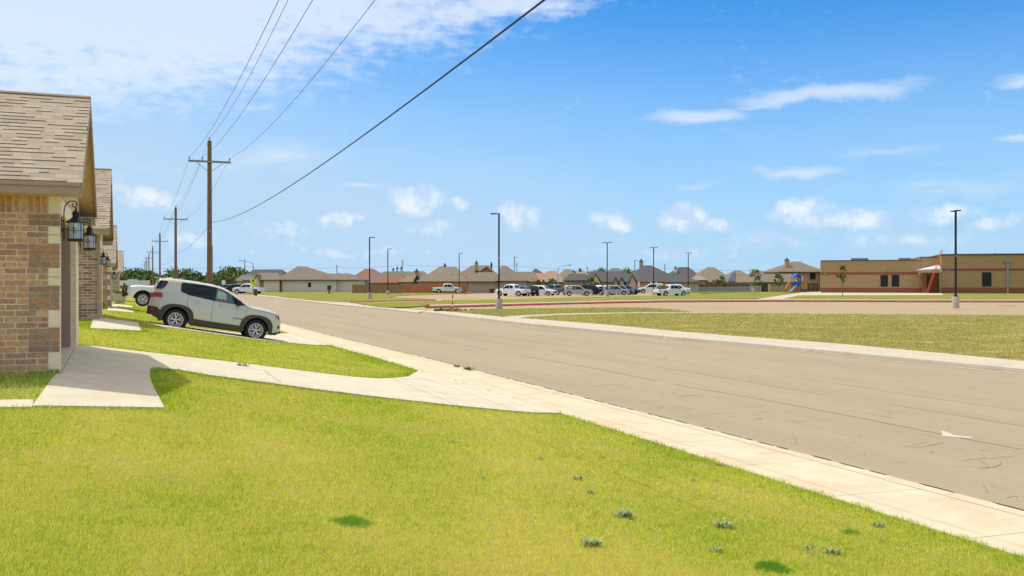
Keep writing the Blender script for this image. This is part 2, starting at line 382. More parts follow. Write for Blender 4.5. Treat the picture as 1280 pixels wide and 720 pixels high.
def asphalt(name, c1, c2, tarry):
    m = bpy.data.materials.new(name); m.use_nodes = True; t = m.node_tree; b = t.nodes['Principled BSDF']; b.inputs['Roughness'].default_value = .92; b.inputs['Specular IOR Level'].default_value = .15
    g = t.nodes.new('ShaderNodeNewGeometry')
    def nz(sc_, d=5, r=.6, st=(1, 1, 1), dist=0):
        mp = t.nodes.new('ShaderNodeMapping'); mp.inputs['Scale'].default_value = st; t.links.new(g.outputs['Position'], mp.inputs[0])
        n = t.nodes.new('ShaderNodeTexNoise'); n.inputs['Scale'].default_value = sc_; n.inputs['Detail'].default_value = d; n.inputs['Roughness'].default_value = r; n.inputs['Distortion'].default_value = dist
        t.links.new(mp.outputs[0], n.inputs['Vector']); return n.outputs[0]
    def ramp(x, a, b_, ca, cb):
        r = t.nodes.new('ShaderNodeValToRGB'); r.color_ramp.elements[0].position = a; r.color_ramp.elements[1].position = b_
        r.color_ramp.elements[0].color = (*ca, 1); r.color_ramp.elements[1].color = (*cb, 1); t.links.new(x, r.inputs[0]); return r.outputs[0]
    def mul(a, b_):
        n = t.nodes.new('ShaderNodeMix'); n.data_type = 'RGBA'; n.blend_type = 'MULTIPLY'; n.inputs['Factor'].default_value = 1
        t.links.new(a, n.inputs['A']); t.links.new(b_, n.inputs['B']); return n.outputs['Result']
    c = ramp(nz(.5, 7, .65, (1.6, .12, 1)), .35, .65, c1, c2)                 # long bands along the traffic
    c = mul(c, ramp(nz(70, 3, .8), .25, .75, (.62, .62, .62), (1.38, 1.38, 1.38)))   # stone chips
    c = mul(c, ramp(nz(22, 4, .8), .3, .7, (.90, .90, .90), (1.1, 1.1, 1.1)))
    c = mul(c, ramp(nz(3.2, 6, .7, (1.2, .35, 1), .6), .60, .68, (1, 1, 1), tarry))  # scuffs
    # fine wandering cracks
    vo = t.nodes.new('ShaderNodeTexVoronoi'); vo.feature = 'DISTANCE_TO_EDGE'; vo.inputs['Scale'].default_value = .55
    mp = t.nodes.new('ShaderNodeMapping'); mp.inputs['Scale'].default_value = (1, .35, 1); mp.inputs['Rotation'].default_value = (0, 0, .25)
    ws = t.nodes.new('ShaderNodeTexNoise'); ws.inputs['Scale'].default_value = 2.5; ws.inputs['Detail'].default_value = 4; t.links.new(g.outputs['Position'], ws.inputs['Vector'])
    av = t.nodes.new('ShaderNodeVectorMath'); av.operation = 'MULTIPLY_ADD'; t.links.new(ws.outputs['Color'], av.inputs[0]); av.inputs[1].default_value = (.7, .7, 0); t.links.new(g.outputs['Position'], av.inputs[2])
    t.links.new(av.outputs[0], mp.inputs[0]); t.links.new(mp.outputs[0], vo.inputs['Vector'])
    crk = ramp(vo.outputs['Distance'], .001, .003, (.88, .87, .86), (1, 1, 1)); c = mul(c, crk)
    t.links.new(c, b.inputs['Base Color'])
    bp = t.nodes.new('ShaderNodeBump'); bp.inputs['Strength'].default_value = .6; bp.inputs['Distance'].default_value = .006; t.links.new(nz(120, 3), bp.inputs['Height']); t.links.new(bp.outputs[0], b.inputs['Normal'])
    MATS[name] = m; return m
M_ROAD = asphalt('road_asphalt', (.32, .262, .185), (.36, .298, .213), (.82, .8, .78))
M_LOT = asphalt('lot_asphalt', (.33, .245, .155), (.42, .32, .21), (.9, .9, .9))
M_RED = mat('red_kerb_paint', (.58, .09, .10), .7, var=.25, scale=1.5)

def sheet(name, m, xs, ys, zf, kind='structure'):
    g = MB(); vs = [(x, y, zf(x, y)) for y in ys for x in xs]; nx = len(xs)
    g.add(vs, [(j * nx + i, j * nx + i + 1, (j + 1) * nx + i + 1, (j + 1) * nx + i) for j in range(len(ys) - 1) for i in range(nx - 1)])
    o = g.build(name, m); tag(o, kind=kind)
    for p in o.data.polygons: p.use_smooth = True
    return o
o = sheet('ground', M_PLAIN, [-3000, 3000], [-2000, 3500], lambda x, y: -.08); tag(o, 'flat dry plain reaching to the horizon', 'ground')
# near lawn terrain: follows the kerb on its right edge
ys = [-30 + i * 1.0 for i in range(0, 120)] + [90 + 6 * i for i in range(0, 30)]
ts = [-60, -30, -12, -4, -2] + [-1 + i * .45 for i in range(0, 18)]
g = MB(); rows = []
for y in ys:
    xe = lin(y, KERB) - 1.85
    xr = [x for x in ts if x < xe - .25] ; xr = xr[:len(ts) - 1]
    while len(xr) < len(ts) - 1: xr.append(xr[-1] + (xe - xr[-1]) * .4)
    xr.append(xe)
    rows += [(x, y, terr(x, y)) for x in xr]
nx = len(ts)
g.add(rows, [(j * nx + i, j * nx + i + 1, (j + 1) * nx + i + 1, (j + 1) * nx + i) for j in range(len(ys) - 1) for i in range(nx - 1)])
g.add([(lin(y, KERB) - 1.85, y, .12) for y in ys] + [(lin(y, KERB) - 1.85, y, -.1) for y in ys], [(i + 1, i, len(ys) + i, len(ys) + i + 1) for i in range(len(ys) - 1)])
o = g.build('lawn_ground', M_LAWNG, smooth=True); tag(o, 'sloping yard ground under the mown front lawns', 'lawn', kind='structure')
# road
YS = [-60 + 4 * i for i in range(90)]
g = MB(); a = [(lin(y, KERB) - .02, y, 0) for y in YS]; b_ = [(lin(y, FARK) + .3, y, 0) for y in YS]; n = len(YS)
g.add(a + b_, [(i, n + i, n + i + 1, i + 1) for i in range(n - 1)])
o = g.build('road', M_ROAD); tag(o, 'wide worn tan asphalt street running past the houses', 'road', kind='structure')
# near pavement with rolled kerb and gutter
g = MB(); prof = [(-1.87, -.06), (-1.87, .135), (-.62, .115), (-.58, .118), (-.50, .10), (-.42, .035), (-.36, .016), (0, .012), (0, -.06)]
YP = [-60 + 1.5 * i for i in range(90)] + [120 + 6 * i for i in range(50)]
vs = []
for y in YP:
    k = lin(y, KERB)
    vs += [(k + dx, y, z) for dx, z in prof]
m_ = len(prof)
g.add(vs, [(j * m_ + i, j * m_ + i + 1, (j + 1) * m_ + i + 1, (j + 1) * m_ + i) for j in range(len(YP) - 1) for i in range(m_ - 1)])
o = g.build('pavement', M_CON, smooth=True, ang=20); tag(o, 'pale concrete pavement with rolled kerb along the lawns', 'pavement', kind='structure')
g = MB(); y = 1.0
while y < 120:
    k = lin(y, KERB); w_ = .005; g.add([(k + dx, y + dy, z + .0025) for dx, z in prof[1:8] for dy in (0, w_)], [(2 * i, 2 * i + 2, 2 * i + 3, 2 * i + 1) for i in range(6)])
    y += 1.83
o = g.build('pavement_joints', M_JOINT); tag(o, 'dark control joints across the near pavement', 'pavement', kind='structure')
g = MB(); pts = [(lin(y, KERB) - .60, y) for y in YP if y < 130]; n = len(pts)
g.add([(x - .004, y, .1185) for x, y in pts] + [(x + .004, y, .1185) for x, y in pts], [(i, n + i, n + i + 1, i + 1) for i in range(n - 1)])
o = g.build('kerb_seam', M_JOINT); tag(o, 'thin dark seam between the pavement and its kerb', 'pavement', kind='structure')
# broken dark line of grit and tar where asphalt meets the gutter
g = MB(); y = 2.0
while y < 60:
    k = lin(y, KERB); l = random.uniform(.15, .7); wd = random.uniform(.012, .035)
    g.slab([(k - .015, y), (k + wd * .6, y + l * .1), (k + wd, y + l * .5), (k + .01, y + l), (k - .02, y + l * .8)], 0.004, .0165)
    y += l + random.choice([.02, .05, .1, .5])
o = g.build('gutter_seam', mat('tar_seam', (.055, .045, .04), .9)); tag(o, 'dark broken tar seam between asphalt and gutter', 'road', kind='structure')
# long pavement seams in the asphalt
g = MB()
for off, wv in ((3.3, .02), (5.2, .016), (6.9, .014)):
    pts = [(lin(y, KERB) + off + .05 * math.sin(y * .7 + off), y) for y in [3 + .8 * i for i in range(90)]]
    g.add([(x - wv / 2, y, .005) for x, y in pts] + [(x + wv / 2, y, .005) for x, y in pts], [(i, len(pts) + i, len(pts) + i + 1, i + 1) for i in range(len(pts) - 1) if random.random() < .9])
o = g.build('paving_seam', mat('paving_seam', (.22, .18, .135), .95)); tag(o, 'long thin seams running along the asphalt', 'road', kind='structure')
# cracks near the right-hand gutter, each a thin crooked sliver
g = MB()
for i in range(90):
    y = random.uniform(5, 24); x = lin(y, KERB) + random.uniform(.12, 2.3); ln_ = random.uniform(.15, .75); an = random.uniform(-.35, .75) + (0 if random.random() < .7 else 1.3)
    pts = [(x, y)]
    for k in range(5):
        an += random.uniform(-.25, .25); pts.append((pts[-1][0] + math.cos(an) * ln_ / 5, pts[-1][1] + math.sin(an) * ln_ / 5))
    wd = random.uniform(.003, .007)
    g.add([(p[0], p[1] - wd, .006) for p in pts] + [(p[0], p[1] + wd, .006) for p in pts], [(k, k + 1, 6 + k + 1, 6 + k) for k in range(5)])
o = g.build('road_cracks', mat('road_crack', (.20, .16, .12), .95)); tag(o, 'short crooked cracks in the asphalt by the gutter', 'road', kind='structure')
# pale arrow-shaped patch on the asphalt
pp = [at(*q) for q in [(1176, 539), (1183, 540), (1192, 544.5), (1203, 545.5), (1214, 546.5), (1215, 548.5), (1203, 547.5), (1190, 546.5), (1178, 545.2)]]
g = MB(); g.slab(pp, .001, .007); o = g.build('road_patch', mat('patch_cream', (.58, .46, .38), .9, var=.15)); tag(o, 'pale pinkish arrow-shaped patch on the asphalt', 'road', kind='structure')

def drape(name, m, pts, z=.02, kind='structure', label=None, cat=None, th=.09, step=.6):
    """concrete laid on the sloping yard: polygon cut into cells that follow the ground"""
    import bmesh
    bm = bmesh.new(); vs = [bm.verts.new((p[0], p[1], 0)) for p in pts]; bm.faces.new(vs)
    xs = [p[0] for p in pts]; ys_ = [p[1] for p in pts]
    for ax, lo, hi in ((0, min(xs), max(xs)), (1, min(ys_), max(ys_))):
        q = lo + step
        while q < hi:
            co = [0, 0, 0]; co[ax] = q; no = [0, 0, 0]; no[ax] = 1
            bmesh.ops.bisect_plane(bm, geom=bm.verts[:] + bm.edges[:] + bm.faces[:], plane_co=co, plane_no=no); q += step
    bmesh.ops.bisect_plane(bm, geom=bm.verts[:] + bm.edges[:] + bm.faces[:], plane_co=(-1, 0, 0), plane_no=(1, 0, 0))
    for v in bm.verts: v.co.z = terr(v.co.x, v.co.y) + z
    ret = bmesh.ops.extrude_face_region(bm, geom=bm.faces[:])
    for e in ret['geom']:
        if isinstance(e, bmesh.types.BMVert): e.co.z += 0
    low = [v for v in bm.verts if v not in set(q for q in ret['geom'] if isinstance(q, bmesh.types.BMVert))]
    for v in low: v.co.z -= th
    bmesh.ops.recalc_face_normals(bm, faces=bm.faces[:])
    me = bpy.data.meshes.new(name); bm.to_mesh(me); bm.free(); me.materials.append(m)
    o = bpy.data.objects.new(name, me); COL.objects.link(o); return tag(o, label, cat, kind=kind)
PX = lambda l: [ground(*q) for q in l]
K = lambda y: lin(y, KERB) - 1.86
near1 = [(205.5, 512), (192, 486), (187, 473), (188, 462.5), (194, 461), (224, 464), (264, 471), (334, 480), (400, 489), (475, 498), (567, 508.3), (667, 517.5)]
far1 = [(510, 472), (490, 474), (472, 474.6), (442, 472.6), (381, 465.5), (311, 456.5), (240.6, 448.5), (170, 440.3), (120, 434.5)]
pe = PX(near1); pf = PX(far1)
D1 = PX([(40, 510.5)]) + pe + [(K(15.6), 15.3), (K(24), 24.0)] + pf + [(-1.3, 17.87), (-1.3, 14.45), (-1.0, 14.45), (-1.0, 14.1)] + PX([(66, 474)])
drape('driveway', M_CON2, D1, .028, label='pale concrete driveway in front of the nearest garage', cat='driveway')
# the narrow walk that leaves the drive to the left
W1 = PX([(-160, 512.5), (40, 510.5), (43, 501), (-160, 503)])
drape('walkway', M_CON2, W1, .018, label='narrow concrete walk leading left from the nearest driveway', cat='walkway')
D2 = PX([(232, 413), (300, 422.5), (326, 426), (391, 432)]) + [(K(35), 34.6), (K(43), 43.0)] + PX([(352, 417.5), (334, 420), (297, 417), (235, 409.6), (203, 407.2), (182, 404.4), (176, 404.6), (200, 408.8)])
drape('driveway', M_CON2, D2, .03, label='narrow concrete driveway under the silver suv', cat='driveway')
P2 = PX([(117, 411.5), (176.5, 414.6), (172.8, 404)]) + [(-1.1, 29.6)]
P2 = [(-1.0, 24.2), (PX([(176.5, 414.6)])[0]), (PX([(172.8, 404)])[0]), (-1.2, 30.8)]
drape('porch_pad', M_CON2, P2, .03, label='small concrete pad in front of the second garage', cat='pad')
W2 = [(-4, 24.3), (-1.05, 24.2), (-1.05, 24.8), (-4, 24.9)]
P3 = PX([(134, 389), (167.5, 391.6), (167, 388.6), (134.9, 385.8)]); drape('porch_pad', M_CON2, P3, .03, label='third concrete pad along the house fronts, mostly shaded', cat='pad')
P4 = PX([(137.5, 383.6), (166, 385), (166, 383), (138.8, 380.8)]); drape('porch_pad', M_CON2, P4, .03, label='small sunlit fourth concrete pad, beside the pickup wheel', cat='pad')
D3 = PX([(170, 381.5), (215, 386), (215, 384), (172, 379.8)]); drape('driveway', M_CON2, D3, .03, label='concrete driveway under the white pickup truck', cat='driveway')
CONC = [D1, W1, D2, P2, P3, P4, D3]

# expansion joints on the nearest drive
g = MB()
for a_, b2 in (((-.95, 14.15), (-.97, 17.8)), (ground(330, 465), ground(352, 481)), (ground(66, 477), ground(80, 433)),):
    ax, ay = a_; bx, by = b2; dx, dy = bx - ax, by - ay; l = math.hypot(dx, dy); nx_, ny_ = -dy / l * .004, dx / l * .004
    m2 = 12
    if (ax, ay) == tuple(ground(66, 477)): continue
    pts = [(ax + dx * i / m2, ay + dy * i / m2) for i in range(m2 + 1)]
    g.add([(x - nx_, y - ny_, terr(x, y) + .032) for x, y in pts] + [(x + nx_, y + ny_, terr(x, y) + .032) for x, y in pts], [(i, i + 1, m2 + 2 + i, m2 + 1 + i) for i in range(m2)])
o = g.build('driveway_joint', M_JOINT); tag(o, 'dark joint across the nearest driveway', 'driveway', kind='structure')

# far side: kerb, pavement
g = MB()
fk = [(1700, 506), (1280, 466.7), (1141.7, 453), (1050, 443.7), (925, 431.7), (840, 424.4), (751, 415.7), (666.6, 407.5), (610, 401), (575, 397), (540, 392.6), (523, 390.6)]
ft = [(1700, 489), (1280, 451), (1141, 438), (1050, 429.6), (921, 420), (840, 413.4), (751, 405), (666, 398.6), (627, 395.8), (590, 392), (556, 389), (545, 388.2)]
lo = [at(*q, Z=0.0) for q in fk]; hi = [at(*q, Z=.14) for q in ft]
n = len(lo)
vs = []
for (x, y), (X, Y) in zip(lo, hi):
    L_ = math.hypot(X - x, Y - y); ux, uy = (X - x) / L_, (Y - y) / L_
    gx, gy = x - ux * .35, y - uy * .35
    vs += [(gx, gy, .008), (x, y, .012), (x + ux * .03, y + uy * .03, .115), (x + ux * .1, y + uy * .1, .135), (X, Y, .14), (X, Y, -.05)]
g.add(vs, [(j * 6 + i, (j + 1) * 6 + i, (j + 1) * 6 + i + 1, j * 6 + i + 1) for j in range(n - 1) for i in range(5)])
o = g.build('far_pavement', M_FCON); tag(o, 'concrete pavement with kerb on the school side of the street', 'pavement', kind='structure')
g = MB(); vs = []
for (x, y), (X, Y) in zip(lo, hi):
    L_ = math.hypot(X - x, Y - y); ux, uy = (X - x) / L_, (Y - y) / L_; vs += [(x - ux * .10, y - uy * .10, .0165), (x - ux * .012, y - uy * .012, .0165)]
g.add(vs, [(2 * i, 2 * i + 2, 2 * i + 3, 2 * i + 1) for i in range(n - 1)])
o = g.build('gutter_dirt', mat('gutter_dirt', (.30, .21, .12), .95, var=.35, scale=1.2)); tag(o, 'brown silt lying along the foot of the far kerb', 'road', kind='structure')
def flat(name, m, px, z0, z1, label, cat='grass', world=None):
    g = MB(); g.slab([at(*q, Z=z1) for q in px] + (world or []), z0, z1); o = g.build(name, m); tag(o, label, cat, kind='structure'); return o
FIELD = ft[:9][::-1]
FB = FIELD + [(1700, 398.4), (1280, 393.6), (1100, 392.2), (960, 391.2), (877, 390.7), (789, 391.3), (700, 393.4), (660, 395.6), (650, 397)]
flat('field', M_FIELD, FB, -.05, .13, 'patchy mown field between the street and the access road')
FW = [(553, 388.6), (590, 391.6), (627, 395.4), (640, 394.8), (660, 393.8), (700, 392.0), (789, 390.4), (870, 389.9), (838, 386.6), (800, 384.5), (700, 384.8), (624, 386.2), (590, 386.6), (556, 387.2)]
flat('field', M_FIELD2, FW, -.05, .125, 'green wedge of grass around the nearest lamp post')
flat('path', M_FCON, [(627, 396), (650, 397.6), (660, 395.9), (700, 393.6), (789, 391.5), (877, 390.9), (877, 390.0), (789, 390.4), (700, 392.0), (660, 393.8), (640, 394.8)], -.05, .145, 'narrow concrete path across the grass', 'path')
ACC = [(523, 390.8), (556, 387.4), (590, 386.8), (700, 385.0), (800, 384.7), (838, 386.9), (877, 390.6), (960, 391.6), (1280, 394.0), (1700, 399), (1700, 376.6), (1280, 376.4), (1139, 376.1), (966, 375.6), (833, 376.2), (767, 377.3), (680, 379.3), (573, 382.4), (531, 383.1), (484, 384.4), (455, 382.4)]
g = MB(); g.slab([at(*q, Z=.015) for q in ACC], -.05, .015); o = g.build('access_road', M_LOT); tag(o, 'sandy asphalt access road between the field and the school', 'road', kind='structure')
# kerb of the access road (near side)
def ribbon(name, m, px, wpx, z0, z1, label, cat='kerb'):
    """long raised strip: px = near edge, wpx metres deep"""
    g = MB(); a = [Vector((*at(*q, Z=z1), 0)) for q in px]; F_ = Vector((S, C, 0)); b2 = [p + F_ * wpx for p in a]; n = len(a)
    vs = [(p.x, p.y, z1) for p in a] + [(p.x, p.y, z1) for p in b2] + [(p.x, p.y, z0) for p in a] + [(p.x, p.y, z0) for p in b2]
    g.add(vs, [(i, i + 1, n + i + 1, n + i) for i in range(n - 1)] + [(2 * n + i, 2 * n + i + 1, i + 1, i) for i in range(n - 1)] + [(n + i, n + i + 1, 3 * n + i + 1, 3 * n + i) for i in range(n - 1)])
    o = g.build(name, m); return tag(o, label, cat, kind='structure')
ribbon('kerb', M_FCON, [(838, 387.0), (877, 390.8), (960, 391.7), (1280, 394.1), (1700, 399)], .9, -.05, .15, 'pale kerb along the near side of the access road')
ribbon('red_kerb', M_RED, [(531, 383.2), (573, 382.4), (680, 379.4), (767, 377.4), (833, 376.3), (966, 375.7), (1139, 376.2), (1280, 376.5), (1700, 376.7)], .5, -.05, .17, 'red painted fire lane kerb along the access road')
ribbon('pavement_strip', M_FCON, [(536, 382.0), (573, 381.2), (680, 378.6), (767, 376.5), (833, 375.2), (966, 374.6), (1139, 375.2), (1280, 375.4), (1700, 375.6)], 3.2, -.05, .15, 'thin pale concrete strip behind the red kerb', 'pavement')
GE = [(538, 381.6), (573, 380.7), (680, 377.5), (767, 375.6), (833, 374.4), (927, 373.5), (948, 373.2), (1002, 366.3), (960, 365.6), (938, 365.8), (899, 366.6), (811, 369.4), (680, 372.5), (620, 374.2), (560, 375.0), (551, 375.4), (530, 377.8)]
flat('verge', M_FIELD2, GE, -.05, .14, 'long green verge between the car park and the access road')
GC = [(442, 378.6), (455, 380.6), (470, 383.0), (484, 384.2), (511, 383.4), (531, 381.8), (545, 378.2), (551, 375.6), (507, 377.2), (470, 378.0)]
flat('verge', M_FIELD2, GC, -.05, .13, 'small green island of grass beside the street')
ribbon('red_kerb', M_RED, [(438, 377.6), (480, 376.4), (507, 375.9), (545, 374.8)], .8, -.05, .2, 'short red painted kerb by the far lamp posts')
flat('pavement', M_FCON, [(405, 377.8), (442, 378.7), (470, 378.2), (507, 377.2), (551, 375.7), (556, 374.4), (545, 374.9), (507, 376.2), (438, 377.8), (415, 376.9)], -.05, .12, 'pale pavement corner beside the short red kerb', 'pavement')
LOT = [(552, 375.3), (620, 374.3), (680, 372.6), (811, 369.5), (870, 367.6), (885, 366.2), (862, 364.9), (700, 365.2), (560, 367.6), (500, 369.6), (486, 371.6), (520, 372.8), (545, 374.4)]
g = MB(); g.slab([at(*q, Z=.03) for q in LOT], -.05, .03); o = g.build('car_park', M_LOT); tag(o, 'pinkish asphalt car park with parked cars', 'car park', kind='structure')
GL = [(438, 377.0), (480, 375.9), (507, 375.4), (543, 374.4), (520, 373.0), (484, 371.8), (500, 369.2), (560, 367.2), (590, 365.6), (590, 363.4), (300, 363.4), (322, 368.2), (345, 370.4), (362, 372.6), (400, 376.4)]
flat('far_lawn', M_FIELD2, GL, -.05, .10, 'wide lawn in front of the far beige house')
SWF = [(318, 369.2), (340, 371.3), (362, 373.8), (385, 376.2), (415, 380), (455, 383.6), (484, 386.2), (523, 390.8), (531, 388.0), (484, 384.6), (455, 381.4), (438, 378.2), (400, 376.2), (362, 372.4), (345, 370.2), (322, 368.0)]
flat('pavement', M_FCON, SWF, -.05, .09, 'pale pavement curving along the far left kerb', 'pavement')
GR = [(975, 374.2), (1139, 374.8), (1280, 375.0), (1700, 375.2), (1700, 366.5), (1177, 366.5), (1177, 368.6), (995, 369.0)]
flat('verge', M_FIELD2, GR, -.05, .145, 'dry green verge in front of the school')
flat('pavement', M_FCON, [(945, 374.0), (976, 374.3), (998, 369.1), (1178, 368.7), (1178, 365.6), (1003, 365.4)], -.05, .15, 'concrete walk leading to the school door', 'path')
flat('school_ground', M_FIELD2, [(860, 366.4), (1003, 365.6), (1020, 364.2), (1020, 362.6), (860, 362.6)], -.05, .10, 'grass in front of the playground')
flat('street_end', M_FCON, [(1003, 365.6), (1178, 365.8), (1178, 364.6), (1010, 364.4)], -.05, .08, 'concrete apron at the school wall', 'path')

# ------------------------------------------------------------------ grass blades (one mesh of triangles per lawn)
def inpoly(x, y, poly):
    ins = np.zeros(len(x), bool); n = len(poly)
    for i in range(n):
        x0, y0 = poly[i]; x1, y1 = poly[(i + 1) % n]
        if y0 == y1: continue
        c = ((y0 > y) != (y1 > y)) & (x < (x1 - x0) * (y - y0) / (y1 - y0) + x0); ins ^= c
    return ins
def terr_np(X, Y):
    xe = np.interp(Y, [p[0] for p in KERB], [p[1] for p in KERB]) - 1.85; s_ = np.interp(Y, [p[0] for p in SLAB], [p[1] for p in SLAB])
    t = np.clip((X + 1) / (xe + 1), 0, 1); return .12 + (s_ - .12) * (1 - t) ** 1.15
def blades(name, m, x, y, zb, ln_, wd, lean, label, cat='grass', bias=None):
    n = len(x); a = RNG.uniform(0, 2 * np.pi, n); tl = RNG.uniform(0, 1, n) ** .7 * lean; ta = RNG.uniform(0, 2 * np.pi, n)
    hx, hy = np.cos(a) * wd / 2, np.sin(a) * wd / 2
    tx, ty, tz = np.cos(ta) * np.sin(tl) * ln_, np.sin(ta) * np.sin(tl) * ln_, np.cos(tl) * ln_
    V = np.empty((n, 3, 3)); V[:, 0] = np.stack([x - hx, y - hy, zb], 1); V[:, 1] = np.stack([x + hx, y + hy, zb], 1); V[:, 2] = np.stack([x + tx, y + ty, zb + tz], 1)
    me = bpy.data.meshes.new(name); me.vertices.add(3 * n); me.vertices.foreach_set('co', V.reshape(-1).astype(np.float32))
    me.loops.add(3 * n); me.loops.foreach_set('vertex_index', np.arange(3 * n, dtype=np.int32))
    me.polygons.add(n); me.polygons.foreach_set('loop_start', np.arange(0, 3 * n, 3, dtype=np.int32)); me.polygons.foreach_set('loop_total', np.full(n, 3, np.int32))
    at_ = me.attributes.new('rv', 'FLOAT', 'FACE'); at_.data.foreach_set('value', (RNG.uniform(0, 1, n) - (0 if bias is None else bias)).astype(np.float32))
    me.materials.append(m); me.update(calc_edges=True)
    o = bpy.data.objects.new(name, me); COL.objects.link(o)
    if label: tag(o, label, cat, kind='stuff')
    return o
DENS = 17000.0
def edge_dist(x, y, poly):
    d = np.full(len(x), 9.0)
    for (x0, y0), (x1, y1) in zip(poly, poly[1:] + poly[:1]):
        dx, dy = x1 - x0, y1 - y0; l2 = dx * dx + dy * dy
        if l2 < 1e-9: continue
        t = np.clip(((x - x0) * dx + (y - y0) * dy) / l2, 0, 1); d = np.minimum(d, np.hypot(x - x0 - t * dx, y - y0 - t * dy))
    return d
xs_, ys2 = [], []
def scatter(x0, x1, y0, y1, dens_of_z, cap):
    """rejection sampling in cells so that density falls with distance"""
    X, Y = [], []
    cs = 1.0
    for cy in np.arange(y0, y1, cs):
        for cx in np.arange(x0, x1, cs):
            z = S * (cx + .5) + C * (cy + .5)
            if z < 2.6: continue
            xc = C * (cx + .5) - S * (cy + .5)
            if abs(xc) > z * .62 + 1.2: continue
            k = int(dens_of_z(max(z, 1)) * cs * cs)
            X.append(RNG.uniform(cx, cx + cs, k)); Y.append(RNG.uniform(cy, cy + cs, k))
    return np.concatenate(X), np.concatenate(Y)
X, Y = scatter(-6, 8, 1, 75, lambda z: min(DENS, DENS * (5.0 / z) ** 2), 0)
ke = np.interp(Y, [p[0] for p in KERB], [p[1] for p in KERB]) - 1.85
ok = (X < ke + .03 * np.sin(Y * 9) + .02 * np.sin(Y * 31) + .02 * RNG.normal(size=len(X)))
for cpoly in CONC: ok &= ~inpoly(X + .02 * RNG.normal(size=len(X)), Y + .02 * RNG.normal(size=len(X)), cpoly)
ok &= ~((X < -.98) & (Y > 14.0) & (Y < 19)) & ~((X < -1.0) & (Y > 29.5) & (Y < 35)) & ~((X < -1.05) & (Y > 35))
bedp = PX([(-200, 502), (43, 501), (66, 474)]) + [(-1.0, 14.2), (-6, 14.2)]
bed = inpoly(X, Y, bedp)
ok &= ~bed
X, Y = X[ok], Y[ok]; Z = S * X + C * Y
ed = np.interp(Y, [p[0] for p in KERB], [p[1] for p in KERB]) - 1.85 - X
for cpoly in CONC: ed = np.minimum(ed, edge_dist(X, Y, cpoly))
rim = np.exp(-(np.clip(ed, 0, 9) / .28) ** 2) + .8 * np.exp(-(np.clip(np.interp(Y, [p[0] for p in KERB], [p[1] for p in KERB]) - 1.85 - X, 0, 9) / .75) ** 2); rim = np.minimum(rim, 1.1)
green = .42 * rim + .16 * np.clip((Y - 15) / 4, 0, 1) + .12 * np.exp(-((X - .8) / 1.2) ** 2 - ((Y - 13.2) / 1.6) ** 2)
blades('lawn_grass', M_BLADE, X, Y, terr_np(X, Y) - .004, (.028 + .020 * RNG.uniform(0, 1, len(X))) * (1 + .012 * Z) * (1 + .55 * np.exp(-(ed / .10) ** 2)), .0048 * np.maximum(1, Z / 6.5), 1.2, 'short mown yellow-green turf covering the sloping front lawns', bias=green)
# rougher grass fringe where turf meets the concrete edges
X, Y = scatter(12, 60, 14, 75, lambda z: min(600, 330 * (30.0 / z) ** 2), 0)
fp = [at(*q, Z=.13) for q in FB]; fw = [at(*q, Z=.125) for q in FW]
i1 = inpoly(X, Y, fp) | inpoly(X, Y, fw); X, Y = X[i1], Y[i1]
thin = np.zeros(len(X))
for q in range(110):
    cx, cy = RNG.uniform(18, 60), RNG.uniform(16, 75); rx, ry = RNG.uniform(.4, 2.6), RNG.uniform(.3, 1.1); a_ = RNG.uniform(-.6, .2); u = (X - cx) * math.cos(a_) + (Y - cy) * math.sin(a_); v = -(X - cx) * math.sin(a_) + (Y - cy) * math.cos(a_); thin = np.maximum(thin, np.exp(-(u / rx) ** 2 - (v / ry) ** 2))
kp = RNG.uniform(0, 1, len(X)) > .92 * thin; X, Y = X[kp], Y[kp]; Z = S * X + C * Y
blades('field_grass', M_BLADEF, X, Y, np.full(len(X), .122), .05 + .05 * RNG.uniform(0, 1, len(X)), .02 * Z / 30, 1.1, 'patchy yellow-green turf on the field across the street')
# unmown bed against the nearest brick wall
k = 9000; X = RNG.uniform(-3.4, -1.0, k); Y = RNG.uniform(9.6, 14.12, k); ok = inpoly(X, Y, bedp); X, Y = X[ok], Y[ok]
hh = .05 + .10 * RNG.uniform(0, 1, len(X)) ** 2 + .16 * np.exp(-((Y - 14.1) / .35) ** 2) * RNG.uniform(.2, 1, len(X))
blades('bed_grass', M_WILD, X, Y, np.interp(Y, [p[0] for p in SLAB], [p[1] for p in SLAB]) - .01, hh, .009 + .006 * RNG.uniform(0, 1, len(X)), .9, 'tall unmown grass and weeds at the foot of the nearest brick wall')
# dark green tufts standing in the lawn
def tuft(px, py, rad, hgt, n, label, m=M_TUFT):
    x0, y0 = ground(px, py); a = RNG.uniform(0, 2 * np.pi, n); r = rad * np.sqrt(RNG.uniform(0, 1, n)) * (1 + .2 * np.sin(3 * a + px)) * (1 + .06 * RNG.normal(size=n).clip(-1.5, 1.5))
    x = x0 + r * np.cos(a); y = y0 + r * np.sin(a) * .9
    o = blades('grass_tuft', m, x - x0, y - y0, terr_np(x, y) - terr(x0, y0), hgt * np.clip(1.35 - r / rad, .25, 1.3) * RNG.uniform(.7, 1, n), np.full(n, .0055), .8, None)
    o.location = (x0, y0, terr(x0, y0)); tag(o, label, 'grass tuft', 'dark grass tufts in the lawn'); return o
tuft(440, 655, .15, .075, 1500, 'round dark green grass tuft left of centre in the near lawn')
tuft(965, 712, .15, .075, 1500, 'dark green grass tuft cut by the bottom edge of the photo')
tuft(1063, 667, .10, .055, 700, 'small dark green tuft near the pavement edge')
